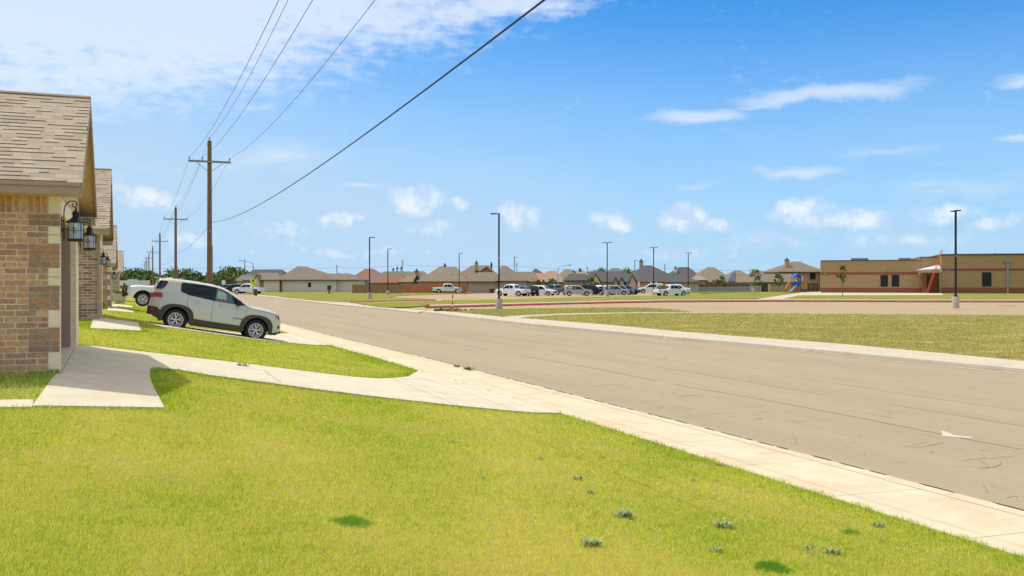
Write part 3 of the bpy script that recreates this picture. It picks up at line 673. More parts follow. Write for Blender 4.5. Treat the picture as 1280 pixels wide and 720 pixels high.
# grey-green weeds in the lawn
M_WEED = mat('weed_leaf', (.20, .29, .11), .85, col2=(.46, .52, .28), scale=60)
def weed(px, py, s_, label, n=34, onlawn=True, m=M_WEED, group='grey-green weeds scattered over the lawn'):
    if onlawn: s_ *= 1.1; n = int(n * 1.4)
    x0, y0 = ground(px, py) if onlawn else at(px, py, 0.02); z0 = terr(x0, y0) if onlawn else .02
    g = MB()
    for i in range(n):
        a = random.uniform(0, 6.28); l = s_ * random.uniform(.35, 1); e = random.uniform(.1, 1.2); bx = random.uniform(-.75, .75) * s_; by = random.uniform(-.4, .4) * s_
        d = Vector((math.cos(a) * math.cos(e), math.sin(a) * math.cos(e), math.sin(e))); p = Vector((bx, by, 0)); q = p + d * l; sd = Vector((-math.sin(a), math.cos(a), 0)) * l * .13
        mid = p.lerp(q, .55) + Vector((0, 0, l * .08)); g.add([p, mid + sd, q, mid - sd], [(0, 1, 2, 3)])
        for k in range(3):
            c_ = p.lerp(q, .4 + .25 * k); a2 = a + random.choice((-1, 1)) * random.uniform(.5, 1.1); d2 = Vector((math.cos(a2), math.sin(a2), .3)).normalized() * l * .35; s2 = Vector((-math.sin(a2), math.cos(a2), 0)) * l * .06
            g.add([c_, c_ + d2 * .5 + s2, c_ + d2, c_ + d2 * .5 - s2], [(0, 1, 2, 3)])
    o = g.build('weed', m); o.location = (x0, y0, z0 + .005); return tag(o, label, 'weed', group)
weed(740, 683, .075, 'bushy upright grey-green weed nearest the camera, right of the round dark tuft', 50)
weed(779, 647, .085, 'broad low grey-green weed in the middle of the lawn', 50)
weed(738, 617, .05, 'small pale weed with a leaning stem above the broad low weed')
weed(722, 600, .055, 'spreading pair of weeds farther up the lawn'); weed(675, 575, .05, 'twin small weeds in the lawn centre', 24); weed(752, 573, .04, 'single tiny weed beside the pavement side of the lawn', 20)
weed(604, 600, .04, 'lone tiny weed left of the lawn centre', 16)
weed(904, 660, .085, 'low spreading weed in the lower right lawn', 50); weed(895, 690, .05, 'small weed under the low spreading one'); weed(900, 583, .06, 'weed among turf near the pavement', 30)
weed(1042, 693, .07, 'weed with a dry leaf near the bottom right corner', 40); weed(1010, 688, .05, 'small weed left of the one with a dry leaf', 24); weed(1098, 659, .06, 'weed close to the pavement edge on the right', 30)
weed(866, 602, .045, 'little weed halfway down the pavement edge', 22); weed(865, 582, .04, 'tiny weed above another by the pavement', 18); weed(565, 554, .05, 'thin upright weed in the upper lawn', 18); weed(833, 571, .04, 'tiny weed by the joint of the pavement', 18)
weed(302, 459, .12, 'wispy weed at the drive edge', 24)
M_WG = mat('weed_green', (.08, .15, .03), .85, col2=(.16, .25, .05), scale=20)
weed(585, 463, .16, 'dense green weed growing in the street gutter', 60, False, M_WG, 'green weeds in the gutter'); weed(571, 459.5, .12, 'low green weed beside the dense one in the gutter', 40, False, M_WG, 'green weeds in the gutter')

# ------------------------------------------------------------------ houses along the street
M_MORTAR = mat('mortar', (.80, .70, .54), .95, bump=.4)
M_BRICK1 = palette('mixed_brick', [(0.58, 0.332, 0.183), (0.522, 0.291, 0.16), (0.65, 0.388, 0.211), (0.441, 0.25, 0.15), (0.603, 0.352, 0.193), (0.545, 0.306, 0.164), (0.696, 0.439, 0.249), (0.58, 0.296, 0.16), (0.487, 0.281, 0.169), (0.626, 0.367, 0.197), (0.464, 0.255, 0.146)], var=.38, vscale=22)
M_QUOIN = palette('red_quoin_brick', [(.42, .24, .14), (.34, .22, .14), (.50, .25, .14), (.31, .21, .145), (.44, .27, .165), (.40, .25, .155), (.36, .23, .145)], var=.3, vscale=26)
M_BRICK2 = palette('brown_brick', [(.38, .24, .165), (.46, .31, .21), (.31, .20, .14), (.52, .38, .27), (.24, .17, .13), (.42, .27, .18)], var=.3, vscale=22)
M_STONE = mat('cream_stone', (.84, .66, .43), .9, bump=.8, bscale=14, col2=(.95, .82, .60), scale=9)
M_SHING = palette('roof_shingle', [(.355, .30, .23), (.325, .275, .21), (.375, .315, .24), (.34, .285, .22), (.31, .26, .20), (.39, .33, .255)], bump=.6, bscale=220, var=.16, vscale=45)
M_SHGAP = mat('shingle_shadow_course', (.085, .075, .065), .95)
M_FASCIA = mat('taupe_trim', (.43, .31, .22), .55, var=.05, scale=8)
M_JAMB = mat('brown_jamb_paint', (.40, .28, .21), .6)
M_GABLE = mat('tan_gable_board', (.60, .44, .23), .7, var=.06, scale=6)
M_DOOR = mat('garage_door_paint', (.30, .24, .19), .5)
M_LIGHTWALL = mat('pale_wall', (.55, .50, .42), .9, var=.06)

def brickwall(name, parent, m, xr, xl, yf, z0, z1, quoin=0, soldier=True, ch=.081, bl=.265, rot=None):
    """brick faces in the plane y=yf looking towards -y, from x=xr leftwards to xl; mortar core behind"""
    core = MB(); core.box(xl, xr - .004, yf + .007, yf + .16, z0, z1); core.build('mortar_bed', M_MORTAR, parent)
    b = MB(); q = MB(); n = int((z1 - z0) / ch); top = z1 - (.20 if soldier else 0); row = 0; z = z0
    def one(mb, a, c, za, zb, y, j=.004):
        mb.box(a + random.uniform(0, j), c - random.uniform(0, j), y + random.uniform(-.003, .003), y + .05, za + random.uniform(0, .002), zb - random.uniform(0, .002), random.uniform(.01, .99))
    while z + ch * .9 < top:
        x = xr
        if quoin:
            ph = row % 7
            if ph == 4 and q.v: q.build('quoin_block', M_QUOIN, parent); q = MB()
            if ph < 4:                                             # red brick block
                w1 = .115 if row % 2 else .235; one(q, x - w1 + .01, x, z, z + ch - .0145, yf - .012); one(q, x - quoin, x - w1, z, z + ch - .0145, yf - .012)
                x -= quoin + .012
            else:
                if ph == 4:
                    k = random.choice((1, 2))
                    for i in range(k if z + 2 * ch < top else 1): st = MB(); st.box(x - .135, x + .002, yf - .014, yf + .05, z + i * 3 * ch / k, min(z + (i + 1) * 3 * ch / k - .012, top - .005), .5); st.build('quoin_stone', M_STONE, parent)
                x -= .147
        off = (.0, .13)[row % 2]; first = True
        while x > xl + .02:
            l = bl - (off if first else 0); a = max(xl, x - l + .014); one(b, a, x, z, z + ch - .0145, yf); x -= l; first = False
        z += ch; row += 1
    if soldier:
        x = xr
        if quoin: st = MB(); st.box(x - .13, x + .002, yf - .014, yf + .05, z + .0, z1 - .005, .5); st.build('quoin_stone', M_STONE, parent); x -= .15
        while x > xl + .08:
            one(b, x - .072, x, z + .002, z1 - .006, yf); x -= .084
    o = b.build(name, m, parent)
    if q.v: q.build('quoin_block', M_QUOIN, parent)
    return o
def shingles(parent, x0, x1, y0, z0, y1, z1, name='roof'):
    """real overlapping shingle tabs on the slope from eave (y0,z0) up to ridge (y1,z1)"""
    v = Vector((0, y1 - y0, z1 - z0)); ln_ = v.length; v.normalize(); nrm = Vector((0, -v.z, v.y)) if y1 > y0 else Vector((0, v.z * -1, -v.y))
    if nrm.z < 0: nrm = -nrm
    base = MB(); g = MB(); ex = .125
    def pt(x, a, h): p = Vector((x, y0, z0)) + v * a + nrm * h; return tuple(p)
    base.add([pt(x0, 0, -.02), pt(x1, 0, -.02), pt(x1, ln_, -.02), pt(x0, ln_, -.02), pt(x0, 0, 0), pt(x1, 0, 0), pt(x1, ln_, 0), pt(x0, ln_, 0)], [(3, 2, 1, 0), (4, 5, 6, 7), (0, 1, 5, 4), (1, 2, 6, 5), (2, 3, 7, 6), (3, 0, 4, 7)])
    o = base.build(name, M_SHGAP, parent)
    a = 0; k = 0
    while a < ln_ - .01:
        a2 = min(a + ex, ln_); x = x0 + .001 * k - random.uniform(0, .2)
        while x < x1:
            l = random.uniform(.10, .34); xa, xb = max(x, x0), min(x + l, x1); x += l
            if xb - xa < .02: continue
            hi = random.random() < .5; h1 = .014 if hi else .006; h0 = .004; c = random.uniform(.01, .99); gap = .0
            lo_ = a + (.020 if hi else 0)
            g.add([pt(xa + gap, lo_, 0), pt(xb - gap, lo_, 0), pt(xb - gap, a2, 0), pt(xa + gap, a2, 0), pt(xa + gap, lo_, h1), pt(xb - gap, lo_, h1), pt(xb - gap, a2 + .01, h0), pt(xa + gap, a2 + .01, h0)],
                  [(4, 5, 6, 7), (0, 1, 5, 4), (1, 2, 6, 5), (3, 0, 4, 7)], c)
        a = a2; k += 1
    t_ = g.build('shingle_tabs', M_SHING, o); return o
def street_house(label, Y0, X0, sl, zE, zR, hw, bm, quoin, xr_roof, half, detail=True, facade_m=None, over=.36):
    t = thing('brick_house', label, 'house', (0, 0, 0), group='brick houses in a row along the left side of the street')
    Y1 = Y0 + hw; Yr = Y0 - over + half; Ye0, Ye1 = Y0 - over, Y0 - over + 2 * half
    brickwall('side_wall', t, bm, X0, X0 - (4.5 if detail else 3.0), Y0, sl - .40, zE - .15, quoin)
    m = MB(); m.box(X0 - 9, X0 - (4.5 if detail else 3.0), Y0 + .01, Y0 + .2, sl - .2, zE - .15); m.build('side_wall', bm if False else M_MORTAR, t)
    # front with garage opening
    m = MB(); xi = X0 - .26
    op0, op1, opt = Y0 + .35, Y1 - .75, sl + 2.02
    m.box(X0 - .10, X0 - .006, Y0 + .165, op0, sl - .1, zE - .15); m.box(X0 - .09, X0, op1 + .02, Y1, sl - .1, zE - .15); m.box(X0 - .10, X0 - .004, op0, op1 + .02, opt + .02, zE - .15)
    m.build('front_wall', facade_m or M_STONE, t)
    m = MB(); m.box(xi, X0 - .09, op1, op1 + .02, sl - .05, opt); m.box(xi, X0 - .09, op0 - .02, op0, sl - .05, opt); m.box(xi, X0 - .09, op0, op1, opt, opt + .02)
    m.build('garage_jamb', M_JAMB, t)
    m = MB(); m.box(xi - .04, xi, op0, op1, sl, opt)
    for k in range(4):
        for j in range(4): m.box(xi, xi + .012, op0 + .08 + j * (op1 - op0 - .05) / 4, op0 + (j + 1) * (op1 - op0 - .05) / 4 - .04, sl + .06 + k * .5, sl + .46 + k * .5)
    m.build('garage_door', M_DOOR, t)
    # gable board above the wall line
    slope = (zR - zE) / half
    def zr(y): return zE + slope * (half - abs(y - Yr))
    m = MB(); zb = zE - .15
    prof = [(Y0 + .0, zb), (Y1, zb), (Y1, zr(Y1) - .05), (Yr, zR - .05), (Y0, zr(Y0) - .05)]
    m.prism([(X0 - .06, y, z) for y, z in prof], (.075, 0, 0)); m.build('gable', M_GABLE, t)
    # roof
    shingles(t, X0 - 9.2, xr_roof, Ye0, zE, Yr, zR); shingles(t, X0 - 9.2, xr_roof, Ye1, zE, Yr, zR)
    m = MB(); m.tube([(X0 - 9.2, Yr, zR + .012), (xr_roof, Yr, zR + .012)], .03, 6); m.build('ridge_cap', M_SHING if False else M_FASCIA, t)
    m = MB(); m.box(X0 - 9.2, xr_roof - .022, Ye0 - .02, Ye0 + .003, zE - .155, zE - .052); m.build('fascia', M_FASCIA, t)
    m = MB(); m.box(X0 - 9.2, xr_roof - .021, Ye0 - .035, Ye0 + .003, zE - .050, zE + .004); m.build('drip_board', M_FASCIA, t)
    m = MB(); m.box(X0 - 9.2, xr_roof - .022, Ye1 - .003, Ye1 + .02, zE - .155, zE - .002); m.build('fascia', M_FASCIA, t)
    m = MB(); m.box(X0 - 9.2, xr_roof - .024, Ye0 + .004, Y0 - .004 + .02, zE - .165, zE - .150); m.build('soffit', M_GABLE, t); m = MB(); m.box(X0 - 9.2, xr_roof - .024, Y1 - .02, Ye1 - .004, zE - .165, zE - .150); m.build('soffit', M_GABLE, t)
    # rake boards and the board under the overhang
    m = MB()
    for sgn in (-1, 1):
        ya = Ye0 if sgn < 0 else Ye1
        m.prism([(xr_roof - .02, ya, zE - .16), (xr_roof - .02, ya, zE - .005), (xr_roof - .02, Yr, zR - .005), (xr_roof - .02, Yr, zR - .16)], (.022, 0, 0))
    m.build('rake_board', M_FASCIA, t)
    m = MB()
    for ya in (Ye0, Ye1): m.prism([(X0 + .016, ya, zE - .075), (X0 + .016, ya, zE - .055), (X0 + .016, Yr, zR - .055), (X0 + .016, Yr, zR - .075)], (xr_roof - .022 - X0 - .016, 0, 0))
    m.build('rake_soffit', M_GABLE, t)
    m = MB(); m.box(X0 - .02, xr_roof - .024, Ye1 - .33, Ye1 - .005, zE - .30, zE - .166); m.build('eave_return', M_FASCIA, t)
    # far wall of this wing, and the main block behind with its hip roof
    m = MB(); m.box(X0 - 9, X0 - .11, Y1 - .2, Y1 - .01, sl - .2, zE - .15); m.box(X0 - 20, X0 - 9.02, Y0 - 5, Y0 + 6.5, sl - .2, sl + 2.45); m.build('rear_wall', M_MORTAR, t)
    m = MB(); hip(m, X0 - 20.4, X0 - 8.6, Y0 - 5.4, Y0 + 6.9, sl + 2.46, sl + 5.2); m.build('main_roof', MATS.get('far_roof_tan') or M_FASCIA, t)
    return t
def hip(m, x0, x1, y0, y1, z, zr, r0=None, r1=None, ry=None, th=.12):
    ym = (y0 + y1) / 2 if ry is None else ry; hh = min((y1 - y0), (x1 - x0)) / 2
    if r0 is None: r0, r1 = x0 + hh, x1 - hh
    if r1 - r0 < .05: r0 -= .05; r1 += .05
    vs = [(x0, y0, z), (x1, y0, z), (x1, y1, z), (x0, y1, z), (x0, y0, z + th), (x1, y0, z + th), (x1, y1, z + th), (x0, y1, z + th), (r0, ym, zr), (r1, ym, zr)]
    m.add(vs, [(3, 2, 1, 0), (0, 1, 5, 4), (1, 2, 6, 5), (2, 3, 7, 6), (3, 0, 4, 7), (4, 5, 9, 8), (5, 6, 9), (6, 7, 8, 9), (7, 4, 8)])
ROOF = {}
def roofmat(n, c): ROOF[n] = mat('far_roof_' + n, c, .95, var=.14, scale=1.6, det=8); return ROOF[n]
roofmat('tan', (.20, .165, .125)); roofmat('brown', (.18, .148, .115)); roofmat('slate', (.085, .085, .087)); roofmat('grey', (.15, .14, .128)); roofmat('rust', (.22, .115, .085)); roofmat('orange', (.34, .18, .10)); roofmat('pale', (.27, .22, .175))
h1 = street_house("nearest brick house, cut by the left edge, with a steep tan shingle gable", 14.15, -.96, 1.38, 3.80, 5.39, 4.5, M_BRICK1, .38, -.665, 2.6)
h2 = street_house('second brick house, plain brown brick, its gable peeping out beyond the nearest one', 29.65, -1.03, 1.38, 3.98, 5.94, 4.6, M_BRICK2, 0, -.70, 2.65, over=.5)
h3 = street_house("third brick house with red and cream corner blocks, beside a small yellow bush", 55.5, -1.30, .97, 3.42, 5.60, 4.6, M_BRICK1, .38, -1.0, 2.7, False)
h4 = street_house('fourth and farthest low house of the row, only its grey gable edge showing', 86.0, -1.35, .78, 3.25, 5.05, 5.0, M_BRICK2, 0, -1.0, 2.6, False)
# downpipes on the second house
for px, yy in ((121.0, 29.55),):
    pass
m = MB(); m.tube([(-.99, 29.60, 1.35), (-.99, 29.60, 3.82)], .035, 8); dp = m.build('downpipe', M_FASCIA, h2)
# planter pot by the far doorway
px_, py_ = ground(149.5, 379.5)
t = thing('planter_pot', 'round concrete planter with a small plant by a far doorway', 'planter', (px_, py_, terr(px_, py_)))
m = MB(); m.lathe([(.30, 0), (.42, .25), (.46, .62), (.50, .66), (.50, .72), (.42, .72), (.40, .60), (.05, .58)], 20); m.build('pot', M_CON, t, True)
m = MB()
for i in range(60):
    a = random.uniform(0, 6.28); e = random.uniform(.5, 1.5); l = random.uniform(.2, .5); d = Vector((math.cos(a) * math.cos(e), math.sin(a) * math.cos(e), math.sin(e))) * l; p = Vector((math.cos(a) * .15, math.sin(a) * .15, .58)); sd = Vector((-math.sin(a), math.cos(a), 0)) * .05
    m.add([p, p + d * .5 + sd, p + d, p + d * .5 - sd], [(0, 1, 2, 3)])
m.build('foliage', M_WG, t)
# yellow-green bush by third pad
def leafball(name, c, r, n, m, parent=None, sz=.08, flat_=1.0, seed=0):
    rg = random.Random(seed); g = MB()
    cl = [(Vector((rg.gauss(0, .45), rg.gauss(0, .45), rg.gauss(0, .38))), rg.uniform(.25, .5)) for _ in range(9)]
    for i in range(n):
        cc_, cr = rg.choice(cl); d = Vector((rg.gauss(0, 1), rg.gauss(0, 1), rg.gauss(0, 1))).normalized() * cr * rg.uniform(.5, 1); p = (cc_ + d); p.z *= flat_; p = p * r + Vector(c)
        a = Vector((rg.gauss(0, 1), rg.gauss(0, 1), rg.gauss(0, 1))).normalized(); b = a.cross(Vector((rg.gauss(0, 1), rg.gauss(0, 1), rg.gauss(0, 1)))).normalized(); s_ = sz * rg.uniform(.6, 1.3)
        g.add([p - a * s_, p + b * s_ * .6, p + a * s_, p - b * s_ * .6], [(0, 1, 2, 3)], rg.uniform(.01, .99))
    return g.build(name, m, parent)
M_LEAFY = palette('bush_leaf', [(.20, .28, .03), (.28, .34, .04), (.14, .2, .03)], bump=0)
x, y = ground(132.5, 392); t = leafball('bush', (0, 0, .3), .42, 260, M_LEAFY, seed=3); t.location = (x - .3, y, terr(x, y)); tag(t, 'small yellow-green bush at the corner of the third house', 'bush')

# ------------------------------------------------------------------ wall lanterns
M_IRON = mat('black_iron', (.018, .018, .02), .45, metal=.3, spec=.5)
def glassy(name, col, tr=.55, gl=.12):
    m = bpy.data.materials.new(name); m.use_nodes = True; t = m.node_tree; t.nodes.clear()
    a = t.nodes.new('ShaderNodeBsdfTransparent'); d = t.nodes.new('ShaderNodeBsdfDiffuse'); d.inputs[0].default_value = (*col, 1); tl = t.nodes.new('ShaderNodeBsdfTranslucent'); tl.inputs[0].default_value = (*col, 1)
    g = t.nodes.new('ShaderNodeBsdfGlossy'); g.inputs['Roughness'].default_value = .12
    m0 = t.nodes.new('ShaderNodeMixShader'); t.links.new(d.outputs[0], m0.inputs[1]); t.links.new(tl.outputs[0], m0.inputs[2])
    m1 = t.nodes.new('ShaderNodeMixShader'); m1.inputs[0].default_value = 1 - tr; t.links.new(a.outputs[0], m1.inputs[1]); t.links.new(m0.outputs[0], m1.inputs[2])
    m2 = t.nodes.new('ShaderNodeMixShader'); m2.inputs[0].default_value = gl; t.links.new(m1.outputs[0], m2.inputs[1]); t.links.new(g.outputs[0], m2.inputs[2])
    o = t.nodes.new('ShaderNodeOutputMaterial'); t.links.new(m2.outputs[0], o.inputs[0]); MATS[name] = m; return m
M_SEEDY = glassy('seeded_glass', (.75, .78, .78), .5, .16)
M_CANDLE = mat('candle_sleeve', (.55, .5, .4), .6)
def lantern(loc, label, sc_=1.0):
    t = thing('wall_lantern', label, 'lantern', loc, group='black lanterns on the house fronts'); t.scale = (sc_,) * 3
    bx = .185; R_ = .098
    m = MB(); m.box(0, .014, -.028, .028, .10, .32); m.box(.012, .04, -.009, .009, .13, .15); m.box(.012, .04, -.009, .009, .26, .28); m.build('back_plate', M_IRON, t)
    m = MB(); pts = [(.035, 0, .0), (.035, 0, .36)] + bez((.035, 0, .36), (.035, 0, .50), (.085, 0, .54), (.135, 0, .545), 8)[1:] + bez((.135, 0, .545), (.205, 0, .55), (.215, 0, .475), (.165, 0, .462), 8)[1:] + bez((.165, 0, .462), (.135, 0, .462), (.130, 0, .50), (.155, 0, .505), 6)[1:]
    m.tube(pts, .0075, 7); m.build('scroll_arm', M_IRON, t, True)
    T = Matrix.Translation((bx, 0, 0))
    m = MB(); m.lathe([(.0, .245), (R_ + .035, .245), (R_ + .037, .258), (R_ + .012, .27), (.055, .315), (.045, .325), (.047, .37), (.056, .375), (.050, .388), (.028, .405), (.010, .425), (.014, .435), (.006, .462), (0, .465)], 24, T, False); m.build('roof', M_IRON, t, True)
    m = MB(); m.lathe([(0, -.012), (R_ + .004, -.012), (R_ + .012, 0), (R_ + .012, .018), (R_, .024), (0, .024)], 24, T, False); m.build('base', M_IRON, t, True)
    m = MB()
    for k in range(6):
        a = k * math.pi / 3 + .26; x, y = bx + math.cos(a) * R_, math.sin(a) * R_; m.tube([(x, y, .02), (x, y, .248)], .0042, 5)
    for z in (.135,):
        m.tube([(bx + math.cos(q) * R_, math.sin(q) * R_, z) for q in [i * math.pi / 12 for i in range(25)]], .0028, 5)
    for a0 in (-1.57 - .26, .0, 1.57, 3.14):
        pts = []
        for da, z in ((0, .19), (.26, .135), (0, .08), (-.26, .135), (0, .19)):
            pts.append((bx + math.cos(a0 + da) * (R_ + .002), math.sin(a0 + da) * (R_ + .002), z))
        m.tube(pts, .0032, 5, caps=False)
    m.build('cage', M_IRON, t)
    m = MB(); m.lathe([(R_ - .008, .024), (R_ - .008, .246)], 24, T, False); m.build('glass', M_SEEDY, t, True)
    for dx, dy in ((0, .03), (.026, -.015), (-.026, -.015)):
        m = MB(); m.lathe([(.009, .02), (.009, .11), (.012, .12), (.008, .15), (.0, .165)], 8, Matrix.Translation((bx + dx, dy, 0)), False); m.build('candle', M_CANDLE, t, True)
    return t
lantern((-.955, 14.33, 3.055), 'nearest black lantern on a scroll arm, in front of the brick corner')
lantern((-.955, 18.45, 3.06), 'second black lantern with diamond lattice, just behind the nearest one', 1.0)
lantern((-1.03, 29.85, 2.98), 'third small lantern, upper of the two on the second house', .82)
lantern((-1.03, 34.1, 2.98), 'fourth small lantern, lower and paler of the two on the second house', .82)
lantern((-1.30, 55.8, 2.6), 'fifth tiny lantern seen against the third house', 1.0)

# ------------------------------------------------------------------ vehicles
M_TYRE = mat('tyre_rubber', (.02, .02, .021), .85); M_RIM = mat('alloy_rim', (.66, .66, .65), .42, metal=.2); M_WELL = mat('wheel_well_black', (.008, .008, .008), .95)
M_CLAD = mat('grey_cladding', (.075, .068, .055), .75); M_BLK = mat('black_plastic', (.02, .02, .02), .6)
M_GLASS = mat('tinted_glass', (.012, .013, .014), .05, spec=.55); M_GLASSL = mat('clear_window', (.10, .15, .13), .08, spec=.8, coat=.5)
M_TAIL = mat('tail_lamp_red', (.45, .015, .012), .2, spec=.6, coat=.5); M_HEAD = mat('head_lamp', (.55, .57, .58), .15, spec=.7, coat=.6); M_AMBER = mat('amber_lamp', (.55, .14, .02), .25, coat=.4)
M_CHROME = mat('chrome', (.7, .7, .7), .18, metal=.9)
def paint(n, c, metal=.25, rough=.32): return mat('car_paint_' + n, c, rough, metal=metal, spec=.5, coat=.7)
P_SILVER = paint('silver_green', (.62, .61, .54), .12, .34); P_WHITE = paint('white', (.72, .72, .71), 0, .35); P_BLACK = mat('car_paint_black', (.008, .008, .009), .35, spec=.35, coat=.12); P_GREY = paint('grey', (.10, .105, .11), .4); P_BEIGE = paint('beige', (.45, .40, .33), .4); P_SIL2 = paint('silver', (.36, .38, .40), .5); P_BLUE = paint('slate_blue', (.16, .20, .25), .4)
def wheel(parent, x, y, r, wd, side, spokes=10, simple=False, name='wheel'):
    """tyre with rim and spokes; side = -1 right, 1 left"""
    M0 = Matrix.Translation((x, y, r)) @ Matrix.Rotation(math.pi / 2 * (1 if side < 0 else -1), 4, 'X')
    n = 18 if simple else 40
    m = MB(); rr = r * .66; m.lathe([(rr, -wd / 2), (r * .93, -wd / 2), (r * .985, -wd * .38), (r, -wd * .2), (r, wd * .2), (r * .985, wd * .38), (r * .93, wd / 2), (r * .80, wd * .52), (rr, wd * .46), (rr, -wd / 2)], n, M0, False)
    ty = m.build('tyre', M_TYRE, parent, True)
    m = MB(); m.lathe([(rr, wd * .47), (rr * .93, wd * .47), (rr * .90, wd * .30), (rr * .90, wd * .1)], n, M0, False)
    if not simple:
        for k in range(spokes // 2):
            for da in (-.20, .20):
                a = k * 2 * math.pi / (spokes // 2) + math.pi / 2; b = a + da
                p0 = Vector((math.cos(a + da * .25) * rr * .16, math.sin(a + da * .25) * rr * .16, wd * .30)); p1 = Vector((math.cos(b) * rr * .95, math.sin(b) * rr * .95, wd * .42)); sd = Vector((-math.sin(b), math.cos(b), 0)) * rr * .055; dz = Vector((0, 0, -wd * .12))
                q = [p0 - sd, p0 + sd, p1 + sd * 1.25, p1 - sd * 1.25]; vs = q + [v + dz for v in q]; m.add([M0 @ v for v in vs], [(0, 1, 2, 3), (4, 7, 6, 5), (0, 4, 5, 1), (1, 5, 6, 2), (3, 2, 6, 7), (0, 3, 7, 4)])
            for dd in (-1, 1):
                a = (k + .5) * 2 * math.pi / (spokes // 2) + math.pi / 2; b0 = a + dd * .30
                p0 = Vector((math.cos(b0) * rr * .50, math.sin(b0) * rr * .50, wd * .34)); p1 = Vector((math.cos(a + dd * .06) * rr * .93, math.sin(a + dd * .06) * rr * .93, wd * .42)); sd = Vector((-math.sin(a), math.cos(a), 0)) * rr * .035; dz = Vector((0, 0, -wd * .1))
                q = [p0 - sd, p0 + sd, p1 + sd, p1 - sd]; vs = q + [v + dz for v in q]; m.add([M0 @ v for v in vs], [(0, 1, 2, 3), (4, 7, 6, 5), (0, 4, 5, 1), (1, 5, 6, 2), (3, 2, 6, 7), (0, 3, 7, 4)])
        m.lathe([(0, wd * .36), (rr * .13, wd * .36), (rr * .2, wd * .30), (rr * .2, wd * .1)], 16, M0, False)
    else:
        m.lathe([(rr * .55, wd * .36), (rr * .35, wd * .42), (0, wd * .42)], 14, M0, False)
        for k in range(6):
            a = k * math.pi / 3; p0 = Vector((math.cos(a) * rr * .2, math.sin(a) * rr * .2, wd * .38)); p1 = Vector((math.cos(a) * rr * .92, math.sin(a) * rr * .92, wd * .4)); sd = Vector((-math.sin(a), math.cos(a), 0)) * rr * .13
            m.add([M0 @ v for v in (p0 - sd, p0 + sd, p1 + sd, p1 - sd)], [(0, 1, 2, 3)])
    m.build('rim', M_RIM, ty, False)
    m = MB(); m.lathe([(rr * .9, wd * .05), (0, wd * .05)], 20, M0, False); m.build('brake_disc', M_WELL, ty)
    return ty
